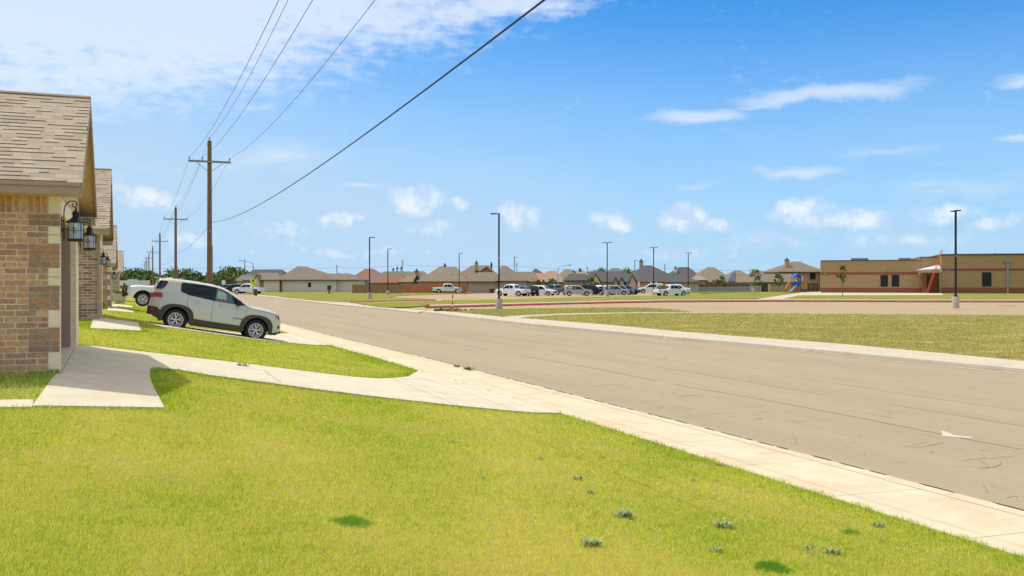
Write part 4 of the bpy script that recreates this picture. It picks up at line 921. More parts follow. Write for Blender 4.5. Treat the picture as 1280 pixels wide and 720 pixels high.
class Car:
    def __init__(s, name, label, cat, U, Lw, W, belt, tum, wheels, r, paint_, arch=None, group=None, res=.07, rowz=14, sill=.3):
        s.U, s.Lw, s.W, s.belt, s.tum, s.wh, s.r = U, Lw, W, belt, tum, wheels, r; s.arch = arch or r + .075
        s.x0, s.x1 = U[0][0], U[-1][0]; s.L = s.x1 - s.x0; s.paint = paint_
        s.t = thing(name, label, cat, group=group); s.res = res; s.rowz = rowz
    def u(s, x): return lin(x, s.U)
    def lo(s, x):
        z = lin(x, s.Lw)
        for xw in s.wh:
            d = abs(x - xw)
            if d < s.arch: z = max(z, s.r + math.sqrt(s.arch ** 2 - d * d))
        return z
    def w(s, x, z):
        q = abs((x - (s.x0 + s.x1) / 2) / (s.L / 2)); wv = s.W * (1 - .05 * q ** 2 - .13 * q ** 8)
        if z < s.belt: wv *= 1 - .05 * ((z - .62) / .55) ** 2
        else: wv = wv * (1 - .05 * ((s.belt - .62) / .55) ** 2) - s.tum * (z - s.belt)
        rr = .085; d = s.u(x) - z
        if 0 <= d < rr: wv -= rr * .9 * (1 - math.sqrt(max(0, 1 - (1 - d / rr) ** 2)))
        if d < 0: wv -= rr * .9
        return wv
    def body(s):
        xs = set([p[0] for p in s.U] + [p[0] for p in s.Lw]); x = s.x0
        while x < s.x1: xs.add(round(x, 4)); x += s.res
        for xw in s.wh:
            for k in range(15): xs.add(round(xw - s.arch * math.cos(math.pi * k / 14), 4))
        xs = sorted(v for v in xs if s.x0 <= v <= s.x1); m = MB(); nr = s.rowz; nv = 7
        T = [0, .08, .2, .35, .5, .62, .72, .8, .86, .91, .95, .975, .99, 1][:nr] if nr == 14 else [0, .3, .6, .8, .93, 1]
        nr = len(T)
        for sd in (-1, 1):
            vs = []
            for x in xs:
                a, b = s.lo(x), s.u(x)
                if a > b: a = b
                for t in T: z = a + (b - a) * t; vs.append((x, sd * s.w(x, z), z))
            f = [(i * nr + j, (i + 1) * nr + j, (i + 1) * nr + j + 1, i * nr + j + 1) for i in range(len(xs) - 1) for j in range(nr - 1)]
            m.add(vs, f if sd < 0 else [q[::-1] for q in f])
        for top in (1, 0):
            vs = []
            for x in xs:
                z = s.u(x) if top else s.lo(x); wv = s.w(x, z)
                for k in range(nv):
                    q = -1 + 2 * k / (nv - 1); vs.append((x, wv * q, z + (.022 * (1 - q * q) if top else 0)))
            f = [(i * nv + j, (i + 1) * nv + j, (i + 1) * nv + j + 1, i * nv + j + 1) for i in range(len(xs) - 1) for j in range(nv - 1)]
            m.add(vs, f if top else [q[::-1] for q in f])
        o = m.build('body', s.paint, s.t, True, 38); s.bo = o
        for xw in s.wh:                                           # inner wheel wells
            for sd in (-1, 1):
                m = MB(); y = sd * (s.W - .30); pts = [(xw + (s.arch + .0) * math.cos(a), s.r + (s.arch) * math.sin(a)) for a in [math.pi * k / 14 for k in range(15)]]
                vs = [(px, sd * (s.W * .90), pz) for px, pz in pts] + [(px, y, pz) for px, pz in pts]; m.add(vs, [(k, k + 1, 15 + k + 1, 15 + k) for k in range(14)] + [tuple(range(15, 30))]); m.build('wheel_well', M_WELL, s.t)
        return o
    def side(s, name, m_, poly, off=.006, th=.02, parent=None, sides=(-1, 1), dens=.12, both_obj=True):
        out = []
        P_ = []
        for (a, b), (c, d) in zip(poly, poly[1:] + poly[:1]):
            k = max(1, int(math.hypot(c - a, d - b) / dens))
            for i in range(k): P_.append((a + (c - a) * i / k, b + (d - b) * i / k))
        n = len(P_); tri = tessellate_polygon([[Vector((p[0], p[1], 0)) for p in P_]])
        for sd in sides:
            mb = MB(); vs = [(x, sd * (s.w(x, z) + off), z) for x, z in P_] + [(x, sd * (s.w(x, z) - th), z) for x, z in P_]
            mb.add(vs, [t for t in tri] + [(i, (i + 1) % n, n + (i + 1) % n, n + i) for i in range(n)])
            out.append(mb.build(name, m_, parent or s.t))
        return out
    def strip(s, name, m_, inner, outer, off=.015, sides=(-1, 1), parent=None, th=.05):
        for sd in sides:
            mb = MB(); n = len(inner); vs = [(x, sd * (s.w(x, min(z, s.u(x))) + off), z) for x, z in inner] + [(x, sd * (s.w(x, min(z, s.u(x))) + off * .8), z) for x, z in outer] + [(x, sd * (s.W - .16), z) for x, z in inner] + [(x, sd * (s.w(x, min(z, s.u(x))) - .02), z) for x, z in outer]
            mb.add(vs, [(i, i + 1, n + i + 1, n + i) for i in range(n - 1)] + [(2 * n + i, 2 * n + i + 1, i + 1, i) for i in range(n - 1)] + [(n + i, n + i + 1, 3 * n + i + 1, 3 * n + i) for i in range(n - 1)])
            mb.build(name, m_, parent or s.t, True, 40)
    def band(s, name, m_, xa, xb, inset=.09, off=.008, parent=None, n=5, inset2=None):
        mb = MB(); vs = []; nv = 7; i2 = inset if inset2 is None else inset2
        for i in range(n + 1):
            x = xa + (xb - xa) * i / n; z = s.u(x); dx = .01; sl = (s.u(x + dx) - s.u(x - dx)) / (2 * dx); nl = math.hypot(1, sl); ox, oz = -sl / nl * off, off / nl
            wv = s.w(x, z) - (inset + (i2 - inset) * i / n)
            for k in range(nv):
                q = -1 + 2 * k / (nv - 1); vs.append((x + ox, wv * q, z + oz + .022 * (1 - q * q)))
        mb.add(vs, [(i * nv + j, (i + 1) * nv + j, (i + 1) * nv + j + 1, i * nv + j + 1) for i in range(n) for j in range(nv - 1)]); return mb.build(name, m_, parent or s.t, True)
    def end(s, name, m_, x, y0, y1, z0, z1, th=.03, both=True, parent=None):
        """small block on the front or rear face; rear when x is s.x0"""
        for sd in ((-1, 1) if both else (1,)):
            mb = MB(); a, b = sorted((sd * y0, sd * y1)); mb.box(x - th, x + th, a, b, z0, z1); mb.build(name, m_, parent or s.t)
    def wheels(s, wd=.22, simple=False, spokes=10):
        for xw in s.wh:
            for sd in (-1, 1): wheel(s.t, xw, sd * (s.W - wd / 2 - .025), s.r, wd, sd, spokes, simple)
    def place(s, x, y, z, rz, ry=0):
        s.t.location = (x, y, z); s.t.rotation_euler = (0, ry, rz); return s.t

# ---- the silver suv on the drive
U = [(-.06, .58), (-.05, .85), (-.035, 1.05), (-.01, 1.22), (.04, 1.46), (.085, 1.60), (.13, 1.645), (.4, 1.668), (.64, 1.68), (1.2, 1.69), (1.78, 1.675), (2.0, 1.648), (2.21, 1.60), (2.4, 1.52), (2.7, 1.36), (3.0, 1.19), (3.09, 1.145), (3.2, 1.128), (3.5, 1.112), (3.8, 1.078), (3.98, 1.04), (4.07, .98), (4.12, .88), (4.16, .70), (4.18, .50)]
Lw = [(-.06, .56), (0, .46), (.12, .38), (.35, .33), (1.3, .29), (2.9, .28), (3.9, .29), (4.03, .31), (4.15, .38), (4.18, .48)]
suv = Car('suv', 'silver boxy suv parked nose down on the sloping driveway', 'suv', U, Lw, .90, 1.16, .24, (.80, 3.37), .365, P_SILVER, arch=.44, res=.045)
suv.body()
gl = suv.side('side_window', M_GLASS, [(1.08, 1.25), (.87, 1.31), (.835, 1.345), (.825, 1.55), (.87, 1.59), (1.08, 1.605)], off=.010)
suv.side('side_window', M_GLASS, [(1.15, 1.235), (1.15, 1.608), (1.6, 1.605), (1.84, 1.592), (1.84, 1.175)], off=.010)
suv.side('side_window', M_GLASSL, [(1.93, 1.165), (1.93, 1.578), (2.10, 1.545), (2.27, 1.485), (2.42, 1.41), (2.55, 1.145)], off=.010)
suv.side('quarter_window', M_GLASS, [(2.59, 1.142), (2.47, 1.385), (2.66, 1.285), (2.90, 1.14)], off=.010)
suv.side('pillar_trim', M_BLK, [(1.845, 1.175), (1.845, 1.59), (1.925, 1.578), (1.925, 1.168)], off=.011)
suv.side('window_trim', M_BLK, [(1.10, 1.225), (.85, 1.295), (.815, 1.34), (.805, 1.56), (.86, 1.608), (1.2, 1.622), (1.6, 1.62), (1.9, 1.60), (2.12, 1.56), (2.30, 1.495), (2.46, 1.412), (2.68, 1.295), (2.94, 1.13), (1.9, 1.155), (1.3, 1.21)], off=.006)
suv.side('rear_pillar_glass', M_GLASS, [(.30, 1.22), (.42, 1.56), (.56, 1.54), (.60, 1.44), (.48, 1.25)], off=.004)[0]
for q in [q for q in bpy.data.objects if q.name.startswith('rear_pillar_glass')]: bpy.data.objects.remove(q)
suv.band('windscreen', M_GLASS, 2.44, 3.05, .10, .006)
suv.band('rear_window', M_GLASS, -.005, .08, .13, .01, n=3)
m = MB(); m.box(-.03, .30, -.62, .62, 1.645, 1.672); m.build('spoiler', P_SILVER, suv.t, True)
for xw in (.80, 3.37):
    A = [math.pi * k / 20 for k in range(-1, 22)]; 
    inn = [(xw - .405 * math.cos(a), max(.27, .365 + .43 * math.sin(a))) for a in A]; out_ = [(xw - .51 * math.copysign(abs(math.cos(a)) ** .8, math.cos(a)), max(.26, .365 + .515 * math.copysign(abs(math.sin(a)) ** .72, math.sin(a)))) for a in A]
    # squared-off trapezoid look
    out_ = [(xw + max(-.535, min(.535, (x - xw) * 1.08)), z) for x, z in out_]
    suv.strip('arch_cladding', M_CLAD, inn, out_, off=.028)
suv.side('sill_cladding', M_CLAD, [(1.30, .30), (1.28, .48), (2.0, .46), (2.88, .45), (2.88, .29)], off=.024)
suv.side('lower_trim', mat('rust_brown_sill', (.10, .06, .035), .8), [(1.25, .25), (1.25, .305), (2.92, .295), (2.92, .245)], off=.012)
suv.side('rear_bumper_cladding', M_CLAD, [(-.05, .52), (-.045, .71), (.18, .71), (.29, .60), (.33, .34), (.18, .37), (.03, .45)], off=.022)
suv.side('front_bumper_cladding', M_CLAD, [(3.87, .28), (3.87, .34), (4.12, .40), (4.20, .46), (4.12, .34), (4.02, .285)], off=.02)
m = MB(); m.box(-.10, .05, -.76, .76, .44, .72); m.build('rear_bumper', M_CLAD, suv.t)
m = MB(); m.box(4.04, 4.20, -.66, .66, .36, .46); m.build('front_skid', M_CLAD, suv.t)
suv.side('tail_lamp', M_TAIL, [(.0, 1.03), (.03, 1.17), (.25, 1.19), (.30, 1.07), (.25, 1.02)], off=.014)
suv.side('side_reflector', M_TAIL, [(.00, .54), (-.01, .66), (.08, .66), (.09, .56)], off=.045)
for a_, b_ in ((-.76, -.55), (.55, .76)): m = MB(); m.box(-.06, .02, a_, b_, 1.0, 1.15); m.build('tail_lamp', M_TAIL, suv.t)
suv.side('head_lamp', M_AMBER, [(3.95, .87), (3.945, .985), (4.00, .975), (4.005, .86)], off=.006)
suv.side('head_lamp', M_BLK, [(4.03, .83), (4.03, .95), (4.065, .93), (4.09, .83)], off=.01)
suv.side('fog_lamp', M_BLK, [(4.06, .52), (4.08, .63), (4.13, .61), (4.13, .52)], off=.008)
m = MB()
for k in range(7): y = -.42 + .14 * k; m.box(4.06, 4.14, y - .035, y + .035, .70, .86)
m.build('grille', M_BLK, suv.t)
M_SEAM = mat('panel_gap', (.05, .05, .045), .9)
for pts in ([(1.885, 1.15), (1.88, .52)], [(1.10, 1.22), (1.06, 1.02), (1.12, .84), (1.28, .62)], [(2.98, 1.11), (2.97, .78), (2.88, .58)], [(3.05, 1.06), (3.3, 1.045), (3.9, .98)]):
    for (a, b), (c, d) in zip(pts, pts[1:]):
        l = math.hypot(c - a, d - b); nx_, nz_ = -(d - b) / l * .005, (c - a) / l * .005
        suv.side('panel_gap', M_SEAM, [(a - nx_, b - nz_), (c - nx_, d - nz_), (c + nx_, d + nz_), (a + nx_, b + nz_)], off=.002, th=.002)
suv.side('fuel_flap', P_SILVER, [(.64, 1.0), (.64, 1.14), (.82, 1.14), (.82, 1.0)], off=.004)
for hx in (1.30, 2.05): suv.side('door_handle', P_SILVER, [(hx, 1.03), (hx + .02, 1.06), (hx + .19, 1.055), (hx + .20, 1.03)], off=.03)
for sd in (-1, 1):
    m = MB(); y = sd * (suv.w(2.68, 1.05)); m.box(2.60, 2.70, y + (0 if sd > 0 else -.10), y + (.10 if sd > 0 else 0), 1.10, 1.14)
    a, b = sorted((y + sd * .06, y + sd * .24)); m.prism([(2.62, a, 1.11), (2.62, b, 1.12), (2.62, b, 1.27), (2.62, a, 1.28)], (.11, 0, 0)); m.build('mirror', M_BLK, suv.t, True)
    m = MB(); yy = sd * .60; m.tube([(.5, yy, 1.66), (.56, yy, 1.715), (1.7, yy, 1.715), (1.95, yy, 1.67), (1.98, yy, 1.63)], .012, 6); m.build('roof_rail', M_BLK, suv.t)
suv.wheels(.225, spokes=10)
# on the window: a red sticker, and glare painted as a pale patch
suv.side('window_sticker', mat('sticker_red', (.55, .06, .08), .5), [(2.18 + .05 * math.cos(a), 1.215 + .055 * math.sin(a)) for a in [k * math.pi / 5 for k in range(10)]], off=.014, sides=(-1,), dens=.5)
suv.side('painted_glare', mat('painted_glare', (.36, .50, .44), .12, spec=.7), [(1.97, 1.26), (1.97, 1.51), (2.12, 1.49), (2.25, 1.43), (2.28, 1.22)], off=.0125, sides=(-1,))
suv.side('hatch_pillar_window', M_GLASS, [(.05, 1.29), (.10, 1.48), (.16, 1.57), (.36, 1.585), (.40, 1.55), (.33, 1.40), (.22, 1.30)], off=.016, dens=.05)
def text(s_, size, m, M4, parent=None, name='lettering', ext=.002, bold=0.0):
    cu = bpy.data.curves.new(name, 'FONT'); cu.body = s_; cu.size = size; cu.extrude = ext; cu.align_x = 'CENTER'; cu.offset = bold
    ob = bpy.data.objects.new('tmp_text', cu); COL.objects.link(ob); dg = bpy.context.evaluated_depsgraph_get(); me = bpy.data.meshes.new_from_object(ob.evaluated_get(dg)); bpy.data.objects.remove(ob); bpy.data.curves.remove(cu)
    me.name = name; me.materials.clear(); me.materials.append(m); me.transform(M4); o = bpy.data.objects.new(name, me); COL.objects.link(o)
    if parent is not None: o.parent = parent
    return o
yy = -(suv.w(2.72, .68) + .004)
text('RENEGADE', .062, M_BLK, Matrix.Translation((2.72, yy, .66)) @ Matrix.Rotation(math.pi / 2, 4, 'X'), suv.t)
X_r = (-.3559 * C + S) / (C + .3559 * S) * 32.6
ZR_ = hz(413.8, S * X_r + C * 32.6)
zf_ = S * (X_r + 2.52) + C * 32.6; ZF_ = hz(426.6, zf_)
pit = math.asin((ZR_ - ZF_) / 2.57)
# rear wheel hub at local x=.80
suv.place(X_r - .07 - .80 * math.cos(pit), 32.6 + .88, ZR_ + .80 * math.sin(pit), 0, pit)

# ---- pickups and cars elsewhere
def make_pickup(name, label, paint_, group=None, simple=True, guard=False):
    U = [(0, .60), (.02, 1.06), (.05, 1.16), (1.0, 1.17), (1.98, 1.19), (2.02, 1.22), (2.16, 1.72), (2.35, 1.88), (2.9, 1.93), (3.5, 1.90), (3.8, 1.80), (4.15, 1.48), (4.40, 1.27), (4.6, 1.23), (5.3, 1.18), (5.62, 1.10), (5.74, .95), (5.80, .60)]
    Lw = [(0, .58), (.1, .50), (1.0, .45), (4.0, .42), (5.5, .45), (5.7, .50), (5.80, .58)]
    c = Car(name, label, 'pickup truck', U, Lw, .99, 1.22, .24, (1.25, 4.85), .42, paint_, arch=.50, group=group, res=.12 if simple else .06, rowz=6 if simple else 14)
    c.body(); c.side('side_window', M_GLASS, [(2.28, 1.27), (2.42, 1.74), (2.98, 1.79), (2.98, 1.25)]); c.side('side_window', M_GLASS, [(3.05, 1.25), (3.05, 1.79), (3.45, 1.77), (3.74, 1.68), (4.12, 1.28)])
    c.band('windscreen', M_GLASS, 3.80, 4.36, .10); c.band('rear_window', M_GLASS, 2.06, 2.24, .16, n=3)
    m = MB(); m.box(.12, 1.9, -.80, .80, 1.05, 1.175); 
    # load bed opening as a dark recess sheet just above the body top
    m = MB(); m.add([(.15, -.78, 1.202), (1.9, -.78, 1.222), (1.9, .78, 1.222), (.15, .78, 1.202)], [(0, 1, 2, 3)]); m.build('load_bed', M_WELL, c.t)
    c.end('tail_lamp', M_TAIL, .03, .80, .95, .82, 1.10, .04); m = MB(); m.box(-.10, .06, -.9, .9, .52, .66); m.build('rear_bumper', M_CHROME, c.t)
    c.end('head_lamp', M_HEAD, 5.70, .62, .90, .86, 1.06, .06); m = MB(); m.box(5.66, 5.79, -.60, .60, .72, 1.06); m.build('grille', M_BLK, c.t); m = MB(); m.box(5.70, 5.88, -.9, .9, .50, .68); m.build('front_bumper', M_CHROME if not guard else M_BLK, c.t)
    m = MB(); m.box(-.012, .02, -.22, .22, .70, .82); m.build('number_plate', M_HEAD, c.t)
    if guard:
        m = MB()
        for sd in (-1, 1):
            m.tube([(5.86, sd * .35, .45), (6.0, sd * .36, .8), (5.98, sd * .36, 1.22)], .045, 8); m.tube([(5.98, sd * .36, 1.18), (6.0, sd * .7, 1.15), (5.86, sd * .93, 1.08), (5.84, sd * .95, .62), (5.94, sd * .7, .52), (5.98, sd * .36, .5)], .038, 8)
        for z in (.55, .72, .88, 1.05, 1.20): m.tube([(5.99, -.62, z), (6.0, .62, z)], .03, 6)
        m.box(5.84, 5.96, -.95, .95, .42, .66); m.build('grille_guard', M_BLK, c.t, True)
    for xw in c.wh:
        A = [math.pi * k / 12 for k in range(13)]
        c.strip('arch_flare', M_BLK if guard else paint_, [(xw - .485 * math.cos(a), .42 + .485 * math.sin(a)) for a in A], [(xw - .54 * math.cos(a), .42 + .54 * math.sin(a)) for a in A], off=.02)
    for sd in (-1, 1):
        m = MB(); y = sd * c.w(3.95, 1.25); a, b = sorted((y, y + sd * .26)); m.box(3.95, 4.05, a, b, 1.22, 1.42); m.build('mirror', M_BLK, c.t)
    for hx in (2.45, 3.2): c.side('door_handle', M_CHROME, [(hx, 1.08), (hx, 1.12), (hx + .2, 1.12), (hx + .2, 1.08)], off=.03)
    c.wheels(.27, simple); return c
pk = make_pickup('pickup_truck', 'white pickup with a black grille guard, parked nose towards the houses behind the silver suv', P_WHITE, None, False, True)
# faces the houses (-X): front wheel at px 190.5
Yp = 53.0; r_ = (176.0 - 640) / FPX; Xw = (r_ * C + S) * Yp / (C - r_ * S); zz = S * Xw + C * Yp; Zg = hz(383.0, zz)
pk.place(Xw + 4.36, Yp + .95, Zg - .66, math.pi, 0); pk.t.rotation_euler = (0, -.15, math.pi); pk.t.scale = (.90,) * 3

def make_suv(name, label, paint_, group=None, H_=1.72, L_=4.75, cat='suv'):
    s = L_ / 4.75; U = [(0, .6), (.02, .95), (.10, 1.10), (.22, 1.40), (.38, H_ - .06), (.6, H_ - .01), (1.6, H_), (2.4, H_ - .03), (2.75, H_ - .12), (3.45, 1.12), (3.6, 1.07), (4.3, .98), (4.6, .86), (4.72, .70), (4.75, .55)]
    U = [(a * s, b) for a, b in U]; Lw = [(0, .55), (.15, .38), (.5, .28), (4.2 * s, .26), (4.6 * s, .32), (4.75 * s, .50)]
    c = Car(name, label, cat, U, Lw, .93, 1.05, .26, (.90 * s, 3.75 * s), .36, paint_, group=group, res=.12, rowz=6)
    c.body(); c.side('side_window', M_GLASS, [(.62 * s, 1.13), (.56 * s, H_ - .30), (.72 * s, H_ - .13), (1.85 * s, H_ - .11), (1.85 * s, 1.07)]); c.side('side_window', M_GLASS, [(1.93 * s, 1.07), (1.93 * s, H_ - .11), (2.45 * s, H_ - .14), (2.75 * s, H_ - .24), (3.2 * s, 1.10)])
    c.band('windscreen', M_GLASS, 2.80 * s, 3.42 * s, .10); c.band('rear_window', M_GLASS, .14 * s, .33 * s, .14, n=3)
    c.end('tail_lamp', M_TAIL, .05 * s, .62, .88, .86, 1.05, .05); c.end('head_lamp', M_HEAD, 4.62 * s, .55, .84, .68, .82, .08)
    m = MB(); m.box(4.62 * s, 4.76 * s, -.5, .5, .58, .80); m.build('grille', M_BLK, c.t); m = MB(); m.box(-.02, .06, -.8, .8, .36, .52); m.build('rear_bumper', M_BLK, c.t); m = MB(); m.box(-.012, .02, -.22, .22, .72, .84); m.build('number_plate', M_HEAD, c.t)
    for sd in (-1, 1):
        m = MB(); y = sd * c.w(3.0 * s, 1.1); a, b = sorted((y, y + sd * .2)); m.box(3.0 * s, 3.1 * s, a, b, 1.05, 1.2); m.build('mirror', M_BLK, c.t)
    for hx in (1.2, 2.1): c.side('door_handle', M_CHROME, [(hx, .95), (hx, .985), (hx + .2, .985), (hx + .2, .95)], off=.03)
    c.wheels(.24, True); return c
def put(c, px, py, zg, yaw_deg, scale=1.0, length=4.7):
    """place so that the middle of the vehicle stands over pixel column px; yaw is measured from picture-right"""
    x, y = at(px, py, zg); rz = math.radians(yaw_deg) - TH; t = c.t if isinstance(c, Car) else c
    t.rotation_euler = (0, 0, rz); t.scale = (scale,) * 3; hl = length / 2 * scale
    t.location = (x - math.cos(rz) * hl, y - math.sin(rz) * hl, zg); return t
def repaint(t, p, extra=()):
    for ch in [q for q in bpy.data.objects if q.parent == t]:
        if ch.name.split('.')[0] in ('body', 'arch_flare') :
            ch.material_slots[0].link = 'OBJECT'; ch.material_slots[0].material = p
GP = 'cars parked in the car park'
cA = make_pickup('pickup_truck', 'x', P_WHITE, GP)
cS = make_suv('suv', 'x', P_BEIGE, GP); 
cM = make_suv('minivan', 'white minivan facing the street between the dark hatchback and the grey pickup', P_WHITE, GP, 1.78, 5.0, 'minivan')
def car_of(src, label, p, name=None, cat=None):
    t = src.t if not getattr(src, 'used', False) else copy_tree(src.t); src.used = True
    t['label'] = label
    if name: t.name = name
    if cat: t['category'] = cat
    repaint(t, p); return t
ZL = .03
put(car_of(cA, 'white pickup truck seen from its tail, first vehicle right of the nearest lamp post', P_WHITE), 641, 370.2, ZL, 148, 1.0, 5.8)
put(car_of(cA, 'white pickup truck standing alone in front of the orange fence', P_WHITE), 559, 366.6, ZL, 2, 1.0, 5.8)
put(car_of(cA, 'dark grey pickup truck with its tail to the street, right of the white minivan', P_GREY), 694, 368.6, ZL, 128, .97, 5.8)
put(cM, 679, 369.4, ZL, -32, .95, 5.0)
put(car_of(cS, 'slate blue car mostly hidden behind the tail of the white pickup', P_BLUE), 655, 369.0, ZL, 130, .92)
put(car_of(cS, 'black suv with red tail lamps showing, right of the white pickup', P_BLACK), 663, 369.8, ZL, 105, .97)
put(car_of(cS, 'beige suv parked side-on at the front left of the long row', P_BEIGE), 722.5, 370.0, ZL, -3, 1.0)
put(car_of(cS, 'black suv directly behind the beige one', P_BLACK), 741, 369.0, ZL, -12, 1.05)
put(car_of(cS, 'silver car between the black suv and the lamp post base', P_SIL2), 753, 368.6, ZL, -25, .95)
put(car_of(cS, 'grey suv parked side-on right of the lamp post base', P_SIL2), 770, 369.1, ZL, -8, .98)
put(car_of(cS, 'dark grey car behind the silver suv by the lamp post', P_GREY), 777, 368.5, ZL, -15, .98)
put(car_of(cS, 'black suv at the right end of the long row', P_BLACK), 784, 368.2, ZL, -25, .97)
put(car_of(cS, 'long white suv parked side-on before the tan brick wall', P_WHITE), 814, 366.8, ZL, 172, 1.12)
pl = put(car_of(cA, 'muddy white pickup truck loaded with orange and teal goods', P_WHITE), 838, 370.3, ZL, 28, .98, 5.8)
put(car_of(cA, 'white pickup truck nose showing behind the loaded one', P_WHITE), 846, 367.6, ZL, -20, .95, 5.8)
GF = 'vehicles parked by the far left houses'
q = put(car_of(cA, 'white pickup truck parked by the yellow crossing sign', P_WHITE), 311, 367.2, .1, 175, .98, 5.8); q['group'] = GF
q = put(car_of(cS, 'black suv left of the far white pickup, partly above the silver bonnet', P_BLACK), 293, 366.8, .1, 178, 1.05); q['group'] = GF
q = put(car_of(cS, 'dark grey car behind the black suv in front of the far houses', P_GREY), 284, 366.2, .1, 160, 1.0); q['group'] = GF
# goods in the loaded pickup
def world_pt(t, v): bpy.context.view_layer.update(); return t.matrix_world @ Vector(v)
m = MB(); m.box(-.55, .55, -.4, .4, 0, .42); m.box(-.3, .5, -.35, .2, .42, .62); g_ = m.build('crate', mat('orange_goods', (.42, .16, .05), .7)); g_.location = world_pt(pl, (1.35, .2, 1.20)); g_.rotation_euler = pl.rotation_euler; tag(g_, 'stack of orange goods on the back of the loaded pickup', 'crate')
m = MB(); m.lathe([(.30, 0), (.36, .1), (.36, .5), (.28, .6), (0, .6)], 14, None, False); g_ = m.build('drum', mat('teal_goods', (.10, .33, .30), .5), None, True); g_.location = world_pt(pl, (.45, -.3, 1.20)); tag(g_, 'teal drum at the tail of the loaded pickup', 'drum')

# ------------------------------------------------------------------ wooden utility poles and their lines
M_WOOD = mat('pole_wood', (.17, .095, .05), .95, col2=(.27, .16, .09), scale=5, stretch=(4, 4, .5), bump=.5)
M_WOODG = mat('weathered_arm', (.28, .26, .23), .9, var=.15, scale=6)
M_PORC = mat('insulator_grey', (.30, .31, .33), .3)
M_WIRE = mat('line_wire', (.05, .05, .055), .6); M_CABLE = mat('black_cable', (.012, .012, .012), .6)
GU = 'wooden utility poles marching down the street'
PB = [(3.1, -6.0), (4.20, 60.8), (4.05, 110.0), (3.7, 168.0), (3.5, 228.0), (3.4, 288.0), (3.4, 350.0), (3.4, 420.0)]
POLE_L = ['utility pole standing behind the camera', 'tallest and nearest wooden utility pole, beyond the silver suv', 'second utility pole from the camera, left of the tallest one', 'third utility pole in the line', 'fourth utility pole in the line', 'fifth utility pole, thin in the distance', 'sixth utility pole, very thin in the distance', 'farthest utility pole of the line']
ZT = 11.05
def utility_pole(top=ZT):
    t = thing('utility_pole', 'x', 'utility pole', group=GU)
    m = MB(); m.tube([(0, 0, -.3), (0, 0, 4), (0, 0, top - .12)], .185, 14, .125); m.build('pole', M_WOOD, t, True)
    za = top - 1.42
    m = MB(); m.box(-1.24, 1.24, -.20, -.09, za - .06, za + .06); m.build('crossarm', M_WOODG, t)
    m = MB(); m.box(-.75, -.73, -.16, -.14, za - .05, za - .03)
    for sd in (-1, 1): m.tube([(sd * .82, -.17, za - .04), (0, -.16, za - .68)], .018, 6)
    m.build('brace', M_WOODG, t)
    for x, z in ((-1.18, za + .06), (-.42, za + .06), (1.18, za + .06), (0, top - .12)):
        m = MB(); m.lathe([(.018, 0), (.018, .08), (.05, .09), (.055, .13), (.035, .15), (.05, .17), (.03, .21), (0, .215)], 10, Matrix.Translation((x, -.145 if z < top - .2 else 0, z)), False); m.build('insulator', M_PORC, t, True)
    m = MB(); m.tube([(.19, 0, 2.2), (.175, 0, 4.5)], .02, 6); m.box(-.05, .05, -.2, -.15, 5.3, 5.5); m.build('ground_wire', M_WOODG, t)
    return t
up = utility_pole(); tops = []
for i, (x, y) in enumerate(PB):
    t = up if i == 0 else copy_tree(up)
    base = terr(x, y) if y > -30 else .3
    zt = {0: 10.55, 1: hz(173.5, S * x + C * y), 2: hz(258, S * x + C * y), 3: hz(291, S * x + C * y)}.get(i, 10.4)
    t.location = (x, y, zt - ZT); t['label'] = POLE_L[i]; tops.append((x, y, zt))
def wires(name, dx, dz, r, label, mat_, sag=1.03, n=26, group='overhead power lines', d0=0):
    m = MB()
    for i in range(len(tops) - 1):
        (x0, y0, z0), (x1, y1, z1) = tops[i], tops[i + 1]; pts = []
        sg = sag * (math.hypot(x1 - x0, y1 - y0) / 60) ** 2
        for k in range(n + 1):
            q = k / n; pts.append((x0 + dx + (d0 * (1 - q) if i == 0 else 0) + (x1 - x0) * q, y0 - .14 + (y1 - y0) * q, z0 + dz + (z1 - z0) * q - 4 * sg * q * (1 - q)))
        m.tube(pts, r, 5)
    o = m.build(name, mat_); return tag(o, label, 'power line', group)
wires('power_line', -1.18, -1.15, .0075, 'thin wire running to the left end of every crossarm', M_WIRE, d0=.75)
wires('power_line', 0, .07, .0075, 'topmost thin wire, carried on the tips of the poles', M_WIRE)
wires('power_line', -.42, -1.15, .0075, 'thin wire on the inner left insulator of the crossarms', M_WIRE, d0=.6)
wires('power_line', 1.18, -1.15, .0075, 'thin wire running to the right end of every crossarm', M_WIRE)
wires('telephone_cable', .12, -5.12, .011, 'thick black cable sagging low from pole to pole', M_CABLE, .63, 30, None)
o = [q for q in bpy.data.objects if q.name == 'telephone_cable'][0]; o['category'] = 'cable'

# distant thin posts on the skyline with one long faint wire
def far_pole(px, ytop, z, label, r=.16, wood=True):
    x, y = atz(px, z); zt = hz(ytop, z); m = MB(); m.tube([(0, 0, 0), (0, 0, zt)], r, 8, r * .8); m.box(-1.0, 1.0, -.08, .08, zt - .7, zt - .6)
    o = m.build('utility_pole', M_WOODG if wood else M_PORC); o.location = (x, y, 0); o.rotation_euler = (0, 0, -TH + 1.2); return tag(o, label, 'utility pole', 'thin distant poles on the skyline')
for px, yt, z, l in ((306, 324, 300, 'distant pole behind the far left houses, by the curved street lamp'), (421, 331, 330, 'distant pole over the right end of the beige house roof'), (503, 325, 330, 'distant pole behind the reddish roofs'), (646, 328, 330, 'distant pole right of the nearest lamp post'), (734, 333, 330, 'distant pole above the middle roofs'), (831, 330, 330, 'distant pole right of the big slate roof'), (785, 333, 360, 'faint distant pole left of the big slate roof')):
    far_pole(px, yt, z, l)
m = MB(); pts = []
chain = [(150, 334), (306, 333.5), (421, 334.5), (503, 331), (646, 332.5), (734, 336), (831, 335), (1010, 338)]
